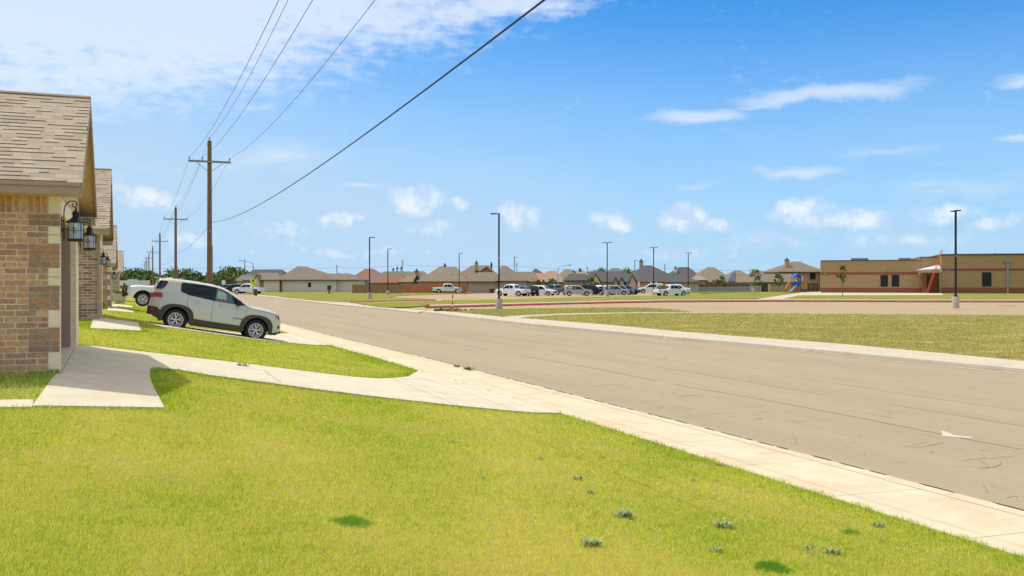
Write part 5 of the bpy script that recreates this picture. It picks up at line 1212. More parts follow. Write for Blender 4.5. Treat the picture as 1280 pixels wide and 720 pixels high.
for (a, ya), (b, yb) in zip(chain, chain[1:]):
    for k in range(10): q = k / 10; px = a + (b - a) * q; x, y = atz(px, 330); pts.append((x, y, hz(ya + (yb - ya) * q, 330) - 4 * .5 * q * (1 - q)))
m.tube(pts, .03, 4); o = m.build('power_line', M_WIRE); tag(o, 'long faint wire crossing the sky low above all the roofs', 'power line')

# ------------------------------------------------------------------ dark lamp posts on concrete bases
M_DARKPOLE = mat('bronze_pole', (.022, .020, .019), .5, metal=.3)
def lamp_post(px, ytop, ybase, kind, label):
    z = 8.4 * FPX / (ybase - ytop); x, y = atz(px, z); zb = H - (ybase - YH) / FPX * z; zb = max(-.05, min(.2, zb))
    zt = hz(ytop, z); h = zt - zb
    t = thing('lamp_post', label, 'lamp post', (x, y, zb), -TH, 'dark lamp posts on concrete bases')
    m = MB(); m.lathe([(.30, -.1), (.30, .88), (.285, .92), (0, .92)], 20, None, False); m.build('base', M_FCON, t, True, )
    m = MB(); m.box(-.07, .07, -.07, .07, .94, h - .05); m.box(-.16, .16, -.16, .16, .92, .96); m.box(-.11, .11, -.11, .11, .96, 1.05); m.build('pole', M_DARKPOLE, t)
    m = MB(); hd = MB()
    sides = {'L': [-1], 'R': [1], 'D': [-1, 1], 'F': [0]}[kind]
    for s_ in sides:
        if s_ == 0:
            hd.box(-.19, .19, -.62, -.12, h - .12, h - .03); hd.box(-.19, .19, .12, .62, h - .12, h - .03); m.box(-.03, .03, -.16, .16, h - .11, h - .05)
        else:
            a, b = sorted((s_ * .07, s_ * .2)); m.box(a, b, -.03, .03, h - .12, h - .05); a, b = sorted((s_ * .2, s_ * .72)); hd.box(a, b, -.16, .16, h - .13, h - .04)
    m.build('arm', M_DARKPOLE, t); hd.build('lamp_head', M_DARKPOLE, t)
    m = MB(); m.box(-.075, .075, -.085, -.07, h * .52, h * .52 + .14); m.build('sensor', M_PORC, t); return t
for a in ((623.7, 266, 386.2, 'L', 'nearest dark lamp post, its base on the grass wedge in the middle'), (1194.6, 262.5, 382.3, 'F', 'lamp post in front of the school wall, far right'),
          (462, 296, 374.3, 'R', 'left lamp post of the pair beside the brown fence'), (484.8, 310.5, 371.8, 'R', 'right, shorter looking lamp post of the pair beside the brown fence'),
          (574, 316.5, 369.8, 'R', 'lamp post beside the lone white pickup'), (643, 321, 368.6, 'R', 'small distant lamp post behind the tail of the white pickup'), (759, 302.5, 370.0, 'D', 'double-headed lamp post rising from the row of cars'),
          (817, 308.5, 368.5, 'D', 'double-headed lamp post before the slate roof'), (860.3, 315.5, 366.8, 'D', 'farthest double-headed lamp post, at the left end of the pale railing'), (793.5, 325, 367.0, 'R', 'small lamp post left of the big slate house')):
    lamp_post(*a)
# curved-arm street lamps
def street_lamp(px, ytop, ybase, dirx, label):
    z = FPX * (H - .1) / (ybase - YH); x, y = atz(px, z); h = hz(ytop, z) - .1
    t = thing('street_lamp', label, 'street lamp', (x, y, .1), -TH, 'grey street lamps with curved arms'); m = MB(); m.tube([(0, 0, 0), (0, 0, h - .6)], .11, 10, .08); m.build('pole', M_PORC, t, True)
    m = MB(); m.tube(bez((0, 0, h - .75), (0, 0, h - .2), (dirx * .5, 0, h), (dirx * 2.0, 0, h + .15), 10), .045, 6); m.build('arm', M_PORC, t, True)
    m = MB(); a, b = sorted((dirx * 1.9, dirx * 2.5)); m.box(a, b, -.13, .13, h + .08, h + .22); m.build('lamp_head', M_PORC, t); return t
street_lamp(316.5, 327, 368.2, -1, 'grey street lamp with an arm to the left, beside the yellow sign')
street_lamp(697.5, 332.5, 367.2, 1, 'thin grey street lamp with an arm to the right, behind the car park')
# yellow pedestrian sign on its own post just before the street lamp
x, y = at(316.6, 368.6, .1); t = thing('crossing_sign', 'bright yellow-green diamond sign with a walking figure, on the far left corner', 'sign', (x, y, .1), -TH)
m = MB(); m.tube([(0, 0, 0), (0, 0, 2.6)], .035, 6); m.build('post', M_PORC, t)
M_YG = mat('fluorescent_yellow_green', (.62, .80, .03), .5)
m = MB(); m.prism([(0, -.05, 1.75), (.62, -.05, 2.37), (0, -.05, 2.99), (-.62, -.05, 2.37)], (0, .03, 0)); m.box(-.35, .35, -.05, -.02, 1.36, 1.70); m.build('sign_plate', M_YG, t)
m = MB(); m.lathe([(0, -.05), (.09, -.02), (.09, .02), (0, .05)], 10, Matrix.Translation((0, -.07, 2.70)), False); m.box(-.07, .07, -.075, -.055, 2.30, 2.60)
m.prism([(-.05, -.075, 2.32), (-.20, -.075, 2.05), (-.12, -.075, 2.03), (.03, -.075, 2.30)], (0, .02, 0)); m.prism([(.05, -.075, 2.32), (.20, -.075, 2.05), (.12, -.075, 2.03), (-.03, -.075, 2.30)], (0, .02, 0)); m.prism([(-.06, -.075, 2.55), (-.25, -.075, 2.35), (-.2, -.075, 2.31), (-.04, -.075, 2.47)], (0, .02, 0)); m.prism([(.06, -.075, 2.55), (.25, -.075, 2.38), (.2, -.075, 2.33), (.04, -.075, 2.47)], (0, .02, 0))
m.build('symbol', M_BLK, t)
x, y = at(319.5, 369.3, .1); t = thing('litter_bin', 'small dark bin at the foot of the yellow sign', 'bin', (x, y, .1)); m = MB(); m.lathe([(.26, 0), (.32, .75), (0, .75)], 14, None, False); m.build('bin_body', M_GREYB if 'M_GREYB' in globals() else M_CLAD, t, True); m = MB(); m.lathe([(.34, .74), (.34, .82), (.1, .9), (0, .9)], 14, None, False); m.build('lid', M_BLK, t, True)
x, y = at(279.5, 366.5, .1); t = thing('street_sign', 'small white square sign on a post left of the dark cars', 'sign', (x, y, .1), -TH); m = MB(); m.tube([(0, 0, 0), (0, 0, 2.4)], .04, 6); m.build('post', M_PORC, t); m = MB(); m.box(-.36, .36, -.06, -.03, 1.7, 2.5); m.build('sign_plate', mat('sign_white', (.75, .75, .73), .5), t)
# cluster mailbox
x, y = at(411.5, 367.2, .1); t = thing('mailbox', 'dark cluster mailbox on a pedestal in front of the beige house', 'mailbox', (x, y, .1), -TH); m = MB(); m.box(-.12, .12, -.12, .12, 0, .75); m.build('pedestal', M_CLAD, t); m = MB(); m.box(-.33, .33, -.25, .25, .75, 1.45); m.prism([(-.36, -.28, 1.45), (.36, -.28, 1.45), (.30, -.28, 1.53), (-.30, -.28, 1.53)], (0, .56, 0)); m.build('box', M_BLK, t)
m = MB()
for i in range(2):
    for j in range(4): m.box(-.29 + .3 * i, -.01 + .3 * i, -.262, -.25, .80 + .155 * j, .93 + .155 * j)
m.build('door', M_CLAD, t)
# red and white marker posts
M_ORG = mat('marker_red_orange', (.60, .075, .03), .5); M_WHT = mat('marker_white', (.75, .75, .72), .5)
def marker(px, py, label, fallen=False):
    x, y = at(px, py, .13); t = thing('marker_post', label, 'marker post', (x, y, .13), -TH, 'red and white marker posts')
    for i, (a, b) in enumerate(((0, .38), (.38, .55), (.55, .80), (.80, 1.0), (1.0, 1.28))):
        m = MB(); m.tube([(0, 0, a), (0, 0, b)], .05, 10); m.build('band', M_ORG if i % 2 == 0 else M_WHT, t, True)
    m = MB(); m.lathe([(.15, 0), (.13, .05), (.06, .08), (.0, .08)], 14, None, False); m.build('foot', M_ORG, t, True)
    if fallen: t.rotation_euler = (0, math.pi / 2, -TH); t.location.z += .10; 
    return t
marker(565.7, 389.3, 'red and white marker post standing upright in the grass left of the nearest lamp post'); marker(571, 388.5, 'marker post lying flat in the grass, right of the upright one', True)
x, y = at(588, 388.3, .13); m = MB(); m.lathe([(.22, 0), (.20, .1), (.12, .16), (.12, .22), (0, .24)], 14, None, False); o = m.build('drain_cover', M_WHT, None, True); o.location = (x, y, .12); tag(o, 'low white drain cover in the grass between the marker posts and the lamp post', 'drain cover')
x, y = at(557, 388.8, .13); 
m = MB()
for i in range(160):
    a = random.uniform(0, 6.28); e = random.uniform(.1, 1.3); l = random.uniform(.15, .4); bx, by = random.uniform(-.9, .9), random.uniform(-.4, .4); p = Vector((bx, by, 0)); d = Vector((math.cos(a) * math.cos(e), math.sin(a) * math.cos(e), math.sin(e))) * l; sd = Vector((-math.sin(a), math.cos(a), 0)) * .05
    m.add([p, p + d * .5 + sd, p + d, p + d * .5 - sd], [(0, 1, 2, 3)])
o = m.build('weed', M_WG); o.location = (x, y, .12); o.rotation_euler = (0, 0, -TH); tag(o, 'low dark green weed patch at the tip of the grass wedge', 'weed')

# ------------------------------------------------------------------ trees
def leafmat(n, cols): return palette(n, cols, bump=0, var=.2, vscale=2)
M_LF = leafmat('tree_leaf', [(.09, .15, .04), (.12, .19, .05), (.16, .23, .06), (.06, .11, .03), (.20, .26, .07)])
M_LFY = leafmat('young_leaf', [(.12, .17, .04), (.16, .20, .05), (.09, .13, .035), (.20, .20, .06)])
M_BARK = mat('bark', (.16, .12, .09), .95, var=.3, scale=8)
def tree(name, label, x, y, h, w_, m_, trunk=.3, n=2600, seed=0, leaf=.3, group=None, sparse=1.0, lo=.3, ncl=26):
    rg = random.Random(seed); t = thing(name, label, 'tree', (x, y, 0), rg.uniform(0, 6), group); mb = MB(); hb = h * lo
    top = h * .80; mb.tube([(0, 0, -.1), (rg.uniform(-.1, .1) * w_ * .3, 0, hb), (rg.uniform(-.1, .1) * w_, rg.uniform(-.1, .1) * w_, top)], trunk, 8, trunk * .25)
    cl = []
    for k in range(ncl):
        u = rg.random(); zc = hb + (h - hb) * (.12 + .80 * u); rad = w_ / 2 * math.sin(math.pi * min(.96, .18 + .75 * u)) * rg.uniform(.45, .9); a = rg.uniform(0, 6.28); c = Vector((math.cos(a) * rad, math.sin(a) * rad, zc)); cr = w_ * rg.uniform(.10, .20); cl.append((c, cr))
        mb.tube([(0, 0, hb + (zc - hb) * .5), tuple(c * .6 + Vector((0, 0, zc * .38))), tuple(c)], trunk * .28, 5, trunk * .05)
    mb.build('trunk', M_BARK, t); g = MB()
    for i in range(n):
        c, cr = cl[rg.randrange(len(cl))]; d = Vector((rg.gauss(0, 1), rg.gauss(0, 1), rg.gauss(0, .8))); d = d.normalized() * cr * rg.uniform(.35, 1.05); p = c + d
        a = Vector((rg.gauss(0, 1), rg.gauss(0, 1), rg.gauss(0, 1))).normalized(); b = a.cross(Vector((rg.gauss(0, 1), rg.gauss(0, 1), rg.gauss(0, 1)))).normalized(); s_ = leaf * rg.uniform(.5, 1.2)
        g.add([p - a * s_, p + b * s_ * .55, p + a * s_, p - b * s_ * .55], [(0, 1, 2, 3)], rg.uniform(.01, .99))
    g.build('crown', m_, t); return t
GT = 'dark green trees far down the street'
k = 0
for px, yt, z, wd, l in ((166, 338, 250, 8, 'round green tree just right of the white metal roof'), (175, 336.5, 262, 8, 'green tree behind the thin poles at far left'), (186, 340, 270, 8, 'low green tree behind the white pickup cab'), (197, 345, 260, 7, 'lowest green tree between the utility poles'),
                     (212, 342, 255, 9, 'green tree left of the second utility pole'), (226, 337, 262, 10, 'broad green tree right of the second utility pole'), (240, 340, 265, 8, 'mid green tree behind the silver roof, left of the tallest pole'), (250, 345, 255, 7, 'low tree directly left of the tallest pole'),
                     (268, 341, 262, 8, 'green tree directly right of the tallest pole'), (276, 338, 268, 8, 'green tree above the pinkish far roof'), (286, 333.5, 272, 10, 'tallest dark green tree behind the far left houses'), (298, 337.5, 275, 9, 'dark tree left of the distant pole'), (307, 340, 280, 8, 'dark tree at the foot of the distant pole')):
    x, y = atz(px, z); hh = hz(yt + 1.2, z); tree('tree', l, x, y, hh, wd * 1.15, M_LF, .3, 1500, k, .42, GT, lo=.15); k += 1
for px, yt, z, wd, l in ((742, 337.5, 300, 7, 'dark tree top above the middle roofs, left one'), (757, 336, 300, 10, 'dark tree top behind the second lamp post'), (783, 337.5, 310, 8, 'dark tree top left of the big slate roof'), (428, 340, 300, 5, 'small dark tree over the beige house roof'), (718, 338, 310, 6, 'small dark tree between two tan peaks')):
    x, y = atz(px, z); tree('tree', l, x, y, hz(yt, z), wd, M_LF, .25, 900, 100 + k, .38, 'dark tree tops behind the roofs', lo=.2, ncl=16); k += 1
x, y = at(280.0, 366.4, .1); tree('tree', 'small round bright green tree by the white square sign', x + 1.0, y + 6, 3.9, 3.8, M_LFY, .12, 900, 41, .2, lo=.25)
for px, yt, yb, wd, l, sd, n in ((1053.3, 331.5, 371.0, 1.7, 'young staked tree with a narrow crown before the school wall', 51, 620), (944, 336.0, 368.5, 3.4, 'thin young tree with sparse leaves near the playground', 52, 420), (972.5, 341.5, 365.4, 2.6, 'small leafy tree left of the playground', 53, 620)):
    x, y = at(px, yb, .13); z = S * x + C * y; tree('young_tree', l, x, y, hz(yt, z), wd, M_LFY, .06, n, sd, .13 if px > 1000 else .17, 'young trees by the school', lo=.32, ncl=14)
for px, yt, z, wd, l, sd in ((672, 349.5, 200, 1.6, 'small yellow-green tree behind the tail of the white pickup', 61), (690.5, 348.5, 200, 2.8, 'bright yellow-green tree behind the minivan', 62), (735, 349.5, 205, 2.2, 'bushy yellow-green tree behind the beige suv roof', 63), (742, 346.5, 206, 2.8, 'taller yellow-green tree before the cream gables', 64), (902, 345.5, 205, 3.0, 'green tree rising above the brown fence', 65)):
    x, y = atz(px, z); tree('young_tree', l, x, y, hz(yt, z), wd, M_LFY, .07, 700, sd, .2, 'small bright trees among the far houses', lo=.3, ncl=14)

# ------------------------------------------------------------------ far houses
M_WBEIGE = mat('beige_siding', (.74, .61, .50), .9, var=.04, scale=2); M_WTAN = mat('tan_brick_wall', (.50, .37, .24), .95, var=.12, scale=5); M_WBR = mat('red_brick_wall', (.42, .21, .13), .95, var=.15, scale=5); M_WCREAM = mat('cream_gable', (.72, .58, .38), .9, var=.08, scale=4); M_WGREY = mat('grey_brick_wall', (.44, .36, .27), .95, var=.15, scale=6)
M_PANE = mat('dark_window', (.012, .012, .013), .15, spec=.3); M_TRIMD = mat('dark_eave_trim', (.10, .075, .055), .8)
class FH:
    """far house in picture-aligned local axes: x right, y away, origin on the ground below a pixel column"""
    def __init__(s, z, px0, label, group='houses beyond the car park'):
        s.z = z; s.px0 = px0; x, y = atz(px0, z); s.t = thing('house', label, 'house', (x, y, 0), -TH, group)
    def X(s, px, dz=0): return (px - s.px0) / FPX * s.z + dz * (px - s.px0) / FPX
    def Z(s, py): return hz(py, s.z)
    def roof(s, l, r, ye, r0, r1, yr, m, d=10, wall=M_WTAN, zo=0, inset=.45, walls=True, bot=-.1):
        """hip roof between columns l..r with its front eave at row ye and ridge from r0 to r1 at row yr"""
        k = 1 + (zo + d / 2) / s.z; mb = MB(); zr = H + (s.Z(yr) - H) * k; mp = lambda px: s.X(px) * k + (k - 1) * 0
        hip(mb, s.X(l), s.X(r), zo, zo + d, s.Z(ye), zr, mp(r0), mp(r1), zo + d / 2, th=.10); rf = mb.build('roof', m, s.t)
        mb = MB(); mb.box(s.X(l) - .02, s.X(r) + .02, zo - .03, zo + .02, s.Z(ye) - .12, s.Z(ye) + .06); mb.build('eave_trim', M_TRIMD, s.t)
        if walls: mb = MB(); mb.box(s.X(l) + inset, s.X(r) - inset, zo + inset, zo + d - inset, bot, s.Z(ye) + .02); mb.build('wall', wall, s.t)
        return rf
    def gable(s, l, c, r, ye, yt, m, wall, zo=-1.5, d=6):
        """gable end facing the viewer with a steep roof running back"""
        xl, xc, xr = s.X(l), s.X(c), s.X(r); ze, zt = s.Z(ye), s.Z(yt); mb = MB(); mb.prism([(xl + .25, zo, -.1), (xr - .25, zo, -.1), (xr - .25, zo, ze), (xc, zo, zt - .15), (xl + .25, zo, ze)], (0, d, 0)); mb.build('gable', wall, s.t)
        mb = MB()
        for a in (xl, xr): mb.prism([(a, zo - .3, ze - .1), (a, zo - .3, ze + .12), (xc, zo - .3, zt + .12), (xc, zo - .3, zt - .1)], (0, d + .2, 0))
        mb.build('gable_roof', m, s.t)
    def box(s, name, l, r, yt, yb, m, zo=.2, d=1, parent=None):
        mb = MB(); mb.box(s.X(l), s.X(r), zo, zo + d, s.Z(yb), s.Z(yt)); return mb.build(name, m, parent or s.t)
    def chimney(s, l, r, yt, yb, m=None, zo=4):
        k = 1 + zo / s.z; c = MB(); c.box(s.X(l) * k, s.X(r) * k, zo, zo + 1.0, H + (s.Z(yb) - H) * k - .6, H + (s.Z(yt) - H) * k); o = c.build('chimney', m or M_WTAN, s.t)
        c = MB(); c.box(s.X((l + r) / 2) * k - .16, s.X((l + r) / 2) * k + .16, zo + .3, zo + .7, H + (s.Z(yt) - H) * k, H + (s.Z(yt) - H) * k + .42); c.box(s.X(l) * k - .06, s.X(r) * k + .06, zo - .06, zo + 1.06, H + (s.Z(yt) - H) * k - .16, H + (s.Z(yt) - H) * k - .02); c.build('chimney_cap', M_TRIMD, s.t)
    def vent(s, px, py, zo=3):
        k = 1 + zo / s.z; c = MB(); c.tube([(s.X(px) * k, zo, H + (s.Z(py + 2) - H) * k), (s.X(px) * k, zo, H + (s.Z(py) - H) * k)], .09, 6); c.build('roof_vent', M_PORC, s.t)
R = ROOF
# the beige house and its neighbours down the street
f = FH(203, 400, 'long low beige house with a wide brown hip roof facing the street corner', 'houses far down the street')
f.roof(380, 448, 350.2, 401, 430, 341.8, R['brown'], 10.5, M_WBEIGE, 1.2); f.roof(345, 422, 350.2, 364, 375, 333, R['brown'], 13, M_WBEIGE, 0, .5); f.roof(328, 352, 350.2, 338, 342, 341.5, R['brown'], 10, M_WBEIGE, -.9)
rf = f.box('window', 384.5, 388, 353.3, 358.8, M_PANE, -.02 + .42, .1); f.box('window_frame', 384, 388.5, 352.9, 353.3, M_WHT, .36, .14); f.box('window', 411.5, 415.3, 351.6, 358.5, M_PANE, .43 + 1.1, .12); f.box('corner_trim', 352, 353.3, 350.8, 365, M_WCREAM, .38, .2); f.vent(371, 338); f.vent(391, 342); f.vent(380, 343)
f.box('painted_recess', 345.2, 351.4, 350.9, 364.8, M_TRIMD, .42, .1)  # flat dark panel, the shade of the recess is put into its colour
f = FH(232, 322, 'brown roofed house with a small front gable left of the beige one', 'houses far down the street'); f.roof(303, 349, 350.5, 318, 340, 341, R['brown'], 11, M_WTAN); f.gable(318, 321.5, 326, 351, 343.2, R['brown'], M_WCREAM, -.6, 4)
f.box('garage_door', 327, 333, 354, 364, M_FASCIA, .3, .2); f.box('door', 336, 338, 355, 364, M_PANE, .3, .2)
f = FH(262, 328, 'house with the long dark ridge rising behind the brown roofed one', 'houses far down the street'); f.roof(300, 356, 349, 309, 345, 336.8, R['slate'], 13, M_WTAN)
f = FH(250, 302, 'grey roofed house with beige walls beyond the parked dark vehicles', 'houses far down the street'); f.roof(292, 316, 352, 296, 308, 343.2, R['grey'], 10, M_WBEIGE); f.box('window', 303, 305.5, 354, 361, M_PANE, .35, .2)
f = FH(268, 286, 'pinkish tan roofed house with red brick walls near the small round tree', 'houses far down the street'); f.roof(276, 296, 353, 279, 293, 343.4, R['pale'], 10, M_WBR)
f = FH(290, 273, 'farthest pale house, its roof just right of the tallest pole', 'houses far down the street'); f.roof(264, 283, 353, 270, 279, 345.5, R['pale'], 10, M_WBEIGE)
# white metal roofed building with a brick wall, far down the row
f = FH(150, 158, 'low building with white metal roof past the end of the house row', None); f.t['category'] = 'shed'; f.t.name = 'metal_roofed_shed'

f.box('wall', 150.5, 166, 357, 367, M_WTAN, .5, 6); f.box('roof', 149.5, 166.5, 350.5, 357, mat('white_metal_roof', (.62, .64, .68), .5), .0, 7); f.box('roof_ridge', 153, 160, 349.4, 350.6, mat('white_metal_roof', (.62, .64, .68), .5), 2, 2)
# behind the brown fence
f = FH(252, 458, 'red-brown hip roofed house left of the two lamp posts'); f.roof(436, 481, 349.5, 452, 462, 335.8, R['rust'], 13, M_WTAN)
f = FH(238, 480, 'grey roofed house behind the pair of lamp posts'); f.roof(450, 512, 351, 478, 510, 339.2, R['grey'], 10, M_WTAN); f.chimney(492, 494, 335.5, 340, M_WHT, 5); f.chimney(497, 499, 335.5, 340, M_WHT, 5); f.chimney(487, 489, 337, 340.5, M_WHT, 5)
f = FH(222, 480, 'reddish low roofed house right behind the brown fence'); f.roof(458, 508, 354, 474, 500, 343.6, R['rust'], 9, M_WTAN); f.vent(476, 352.5, 0); f.vent(491, 351.5, 0)
f = FH(236, 515, 'brownish house with a brick chimney stub behind the orange fence'); f.roof(492, 540, 352, 513, 527, 339, R['brown'], 11, M_WTAN); f.chimney(517, 521, 338, 342, M_WBR, 3)
f = FH(216, 515, 'tan hip roofed house with a small dark gable over the orange fence'); f.roof(497, 532, 353, 511, 519, 343, R['tan'], 9, M_WTAN); f.gable(517, 521.5, 527, 352.5, 343.4, R['tan'], M_TRIMD, -.4, 4)
f = FH(212, 553, 'big tan hip roofed house above the orange fence'); f.roof(520, 585, 352.3, 547, 567, 333.3, R['tan'], 14, M_WTAN); f.chimney(551, 554.5, 331.5, 335, M_TRIMD, 8); f.vent(564, 341.5, 3)
f = FH(214, 598, 'wide tan roofed house with the tall brick chimney'); f.roof(556, 626, 352.5, 588, 609, 331.6, R['tan'], 15, M_WTAN, 4); f.chimney(592, 596, 328, 335, M_WTAN, 8); f.chimney(611, 613.3, 330, 334, M_TRIMD, 11); f.gable(598, 607.5, 618, 340.5, 333.5, R['tan'], M_WBR, 3, 5)
f = FH(200, 630, 'long tan brick house with an unbroken brown roof behind the white pickup'); f.roof(582, 628, 352.2, 598, 620, 340.2, R['brown'], 10, M_WTAN, .3); f.roof(620, 661, 351.6, 626, 632, 332, R['brown'], 13, M_WTAN, 0); f.roof(640, 676, 352.4, 645, 667, 339.6, R['brown'], 10, M_WTAN, .5)
f.box('window', 612, 617.5, 361, 366, M_TRIMD, .6, .2); f.box('corner_trim', 582.4, 583.4, 356, 366, M_WHT, .5, .3); f.vent(632.5, 341); f.vent(638, 348, 1)
f = FH(262, 670, 'small slate gabled house peeping above the orange roofs'); f.roof(661, 684, 345, 668.5, 671, 335.8, R['slate'], 9, M_WTAN)
f = FH(246, 676, 'orange roofed house behind the parked minivan'); f.roof(664, 690, 350, 670, 682, 341.5, R['orange'], 10, M_WTAN); f.roof(676, 700, 346, 688, 697, 338.3, R['orange'], 9, M_WTAN, 8)
f = FH(226, 692, 'tan hip roofed house with the first low peak right of the orange roofs'); f.roof(674, 708, 353, 690, 697, 340.8, R['pale'], 10, M_WTAN); f.gable(676, 679, 683, 355, 349.5, R['tan'], M_WBR, -.6, 3)
f = FH(232, 710, 'tan house with the broad rounded peak behind the beige suv'); f.roof(690, 731, 353, 708, 714, 336.2, R['tan'], 13, M_WTAN); f.box('garage_door', 697, 704, 356, 366, M_TRIMD, .3, .3)
f = FH(256, 728, 'farther tan roof with a small dark chimney'); f.roof(716, 741, 347, 725, 731, 337.6, R['pale'], 10, M_WTAN); f.chimney(725, 728, 336.8, 340, M_TRIMD, 4)
f = FH(214, 722, 'dark slate roofed house with a covered porch'); f.roof(705, 740, 351, 714, 734, 342, R['slate'], 9, M_WGREY)
f = FH(210, 757, 'slate roofed house with steep cream gables behind the dark cars'); f.roof(734, 792, 353, 742, 786, 339, R['slate'], 11, M_WCREAM, 1); f.gable(738, 744, 751, 352.5, 341.8, R['slate'], M_WCREAM, -.8, 6); f.gable(733.5, 736, 740, 354, 347.5, R['slate'], M_WCREAM, -1.0, 5); f.gable(765.5, 769, 773, 354, 346.8, R['slate'], M_WTAN, -.6, 4); f.gable(772.5, 776.5, 781, 354, 346.8, R['slate'], M_WTAN, -.9, 4); f.box('door', 742.3, 746.5, 352.5, 360, M_TRIMD, -.95, .2)
f = FH(258, 770, 'slate roof with a rounded peak rising behind the cream gables'); f.roof(755, 790, 345, 768, 776, 335, R['grey'], 12, M_WTAN)
f = FH(205, 815, 'largest slate hip roofed house with a tan brick chimney'); f.roof(783, 858, 352.8, 812, 820, 331.6, R['slate'], 16, M_WTAN, 0); f.roof(786, 818, 352.9, 797, 812, 342.2, R['slate'], 9, M_WTAN, -.8); f.roof(838, 876, 353.2, 850, 858, 344.5, R['slate'], 8, M_WTAN, -.6); f.chimney(807, 811.5, 326, 336, M_WTAN, 9); f.box('door', 792, 794, 354, 363, M_WHT, .2, .2); f.gable(785, 789.5, 795, 352.5, 343.0, R['slate'], M_WTAN, -1.2, 5)
f = FH(232, 857, 'slate roofed house with the pale chimney right of the largest one'); f.roof(834, 881, 349, 854, 866, 333.8, R['slate'], 12, M_WTAN); f.chimney(845.8, 849.4, 334.8, 341, M_WHT, 3)
f = FH(226, 893, 'tan pyramid roofed house above the brown fence'); f.roof(864, 921, 353, 892, 900, 333.8, R['tan'], 14, M_WTAN); f.roof(868, 884, 350.5, 872, 878, 345, R['pale'], 6, M_WTAN, -1); f.box('skylight', 889, 893, 350, 354, mat('orange_goods', (.42, .16, .05), .7), -1.2, .5)
f = FH(224, 927, 'tan roofed house with solar panels on its left slope'); f.roof(904, 952, 353.5, 926, 933, 337.8, R['tan'], 13, M_WTAN)
k_ = 1.0
pn = lambda px, t_: (f.X(px) * (1 + 6.5 * t_ / 224), 6.5 * t_ - .08, f.Z(353.5) + .1 + (H + (f.Z(337.8) - H) * (1 + 6.5 / 224) - f.Z(353.5) - .1) * t_ + .14)
mb = MB(); mb.add([pn(909.5, .04), pn(919, .04), pn(926, .78), pn(922.5, .78)], [(0, 1, 2, 3)]); mb.build('solar_panel', mat('solar_blue', (.05, .065, .11), .35, spec=.3), f.t)
f = FH(240, 957, 'low tan roof behind the thin young tree'); f.roof(934, 978, 352, 948, 967, 338.9, R['brown'], 11, M_WTAN)
f = FH(206, 968, 'tan roofed single storey house with a grey garage door left of the playground'); f.roof(942, 994, 353.2, 962, 984, 342.4, R['brown'], 10, M_WTAN, -.2); f.roof(978, 998, 353.0, 980, 997, 342.4, R['brown'], 10, M_WTAN, -.1); f.box('garage_door', 946, 959.5, 354.6, 365, M_CLAD, .05, .3); f.box('pier', 960.2, 962.8, 354.5, 365, M_WCREAM, .0, .4)
f = FH(214, 1005, 'two storey brick house with a tall chimney beside the school'); f.roof(972, 1034, 340.2, 1002, 1010, 326.8, R['brown'], 14, M_WGREY, 0, .5); f.chimney(986.8, 991.8, 324.5, 334.5, M_WTAN, 3); f.box('window', 1013.3, 1019.8, 341.4, 349, M_PANE, .3, .25); f.box('window_mullion', 1016.3, 1016.8, 341.4, 349, M_TRIMD, .26, .1); f.vent(1011.5, 325.5, 6); f.box('wall_flue', 1002, 1004.5, 345, 351.5, M_WHT, .2, .3)

# fences
def fence(name, label, pxa, ya, pxb, yb, ytop_a, ytop_b, m, ns, lattice=False, post=None):
    za = FPX * (H - .1) / (ya - YH); zb = FPX * (H - .1) / (yb - YH); xa, ya_ = atz(pxa, za); xb, yb_ = atz(pxb, zb); ha = hz(ytop_a, za) - .1; hb = hz(ytop_b, zb) - .1
    t = thing(name, label, 'fence', (xa, ya_, .1), math.atan2(yb_ - ya_, xb - xa)); ln_ = math.hypot(xb - xa, yb_ - ya_); mb = MB(); n = int(ln_ / .3) if not lattice else int(ln_ / .12)
    for i in range(n):
        u = i / n; h = ha + (hb - ha) * u; wv = ln_ / n * (.93 if not lattice else .35); mb.box(ln_ * u, ln_ * u + wv, -.015 + random.uniform(-.008, .008), .015, 0, h - random.uniform(0, .04))
    mb.build('panel', m, t); mb = MB()
    for zz in (.3, .9): mb.box(0, ln_, .02, .06, zz * ha, zz * ha + .08)
    mb.build('rail', post or m, t)
    for i in range(ns + 1): mb = MB(); u = i / ns; mb.box(ln_ * u - .06, ln_ * u + .06, .02, .13, 0, ha + (hb - ha) * u + .05); mb.build('post', post or m, t)
    return t
M_FBR = mat('brown_fence_wood', (.31, .19, .095), .9, var=.25, scale=2, stretch=(3, 3, .5)); M_FOR = mat('orange_fence_wood', (.52, .18, .075), .9, var=.22, scale=2, stretch=(3, 3, .5)); M_FGR = mat('pale_railing', (.42, .41, .39), .7); M_FDK = mat('dull_brown_fence', (.16, .11, .08), .9, var=.2, scale=1)
fence('wooden_fence', 'brown board fence right of the beige house', 440.5, 366.3, 503, 366.6, 355.4, 356.2, M_FBR, 8)
fence('wooden_fence', 'orange stained board fence left of the red gate', 503.5, 366.0, 513, 366.0, 354.8, 354.8, M_FOR, 2)
fence('wooden_gate', 'orange gate with a grid of pale braces', 513, 366.1, 527.5, 366.1, 355.5, 355.5, M_FOR, 2)['category'] = 'gate'
fence('wooden_fence', 'orange-red board fence behind the lone white pickup', 527.6, 366.1, 583, 366.0, 355.0, 354.2, M_FOR, 6)
x, y = at(520.2, 366.2, .1); t = thing('gate_grid', 'pale brace grid fixed on the orange gate', 'gate frame', (x, y - .25, .1), -TH); mb = MB()
for i in range(6): mb.box(-1.2 + i * .48 - .03, -1.2 + i * .48 + .03, -.05, 0, 0, 1.85)
for j in range(4): mb.box(-1.25, 1.25, -.055, -.052 + .03, .1 + j * .55, .17 + j * .55)
mb.build('bars', mat('brace_orange', (.52, .24, .13), .8), t)
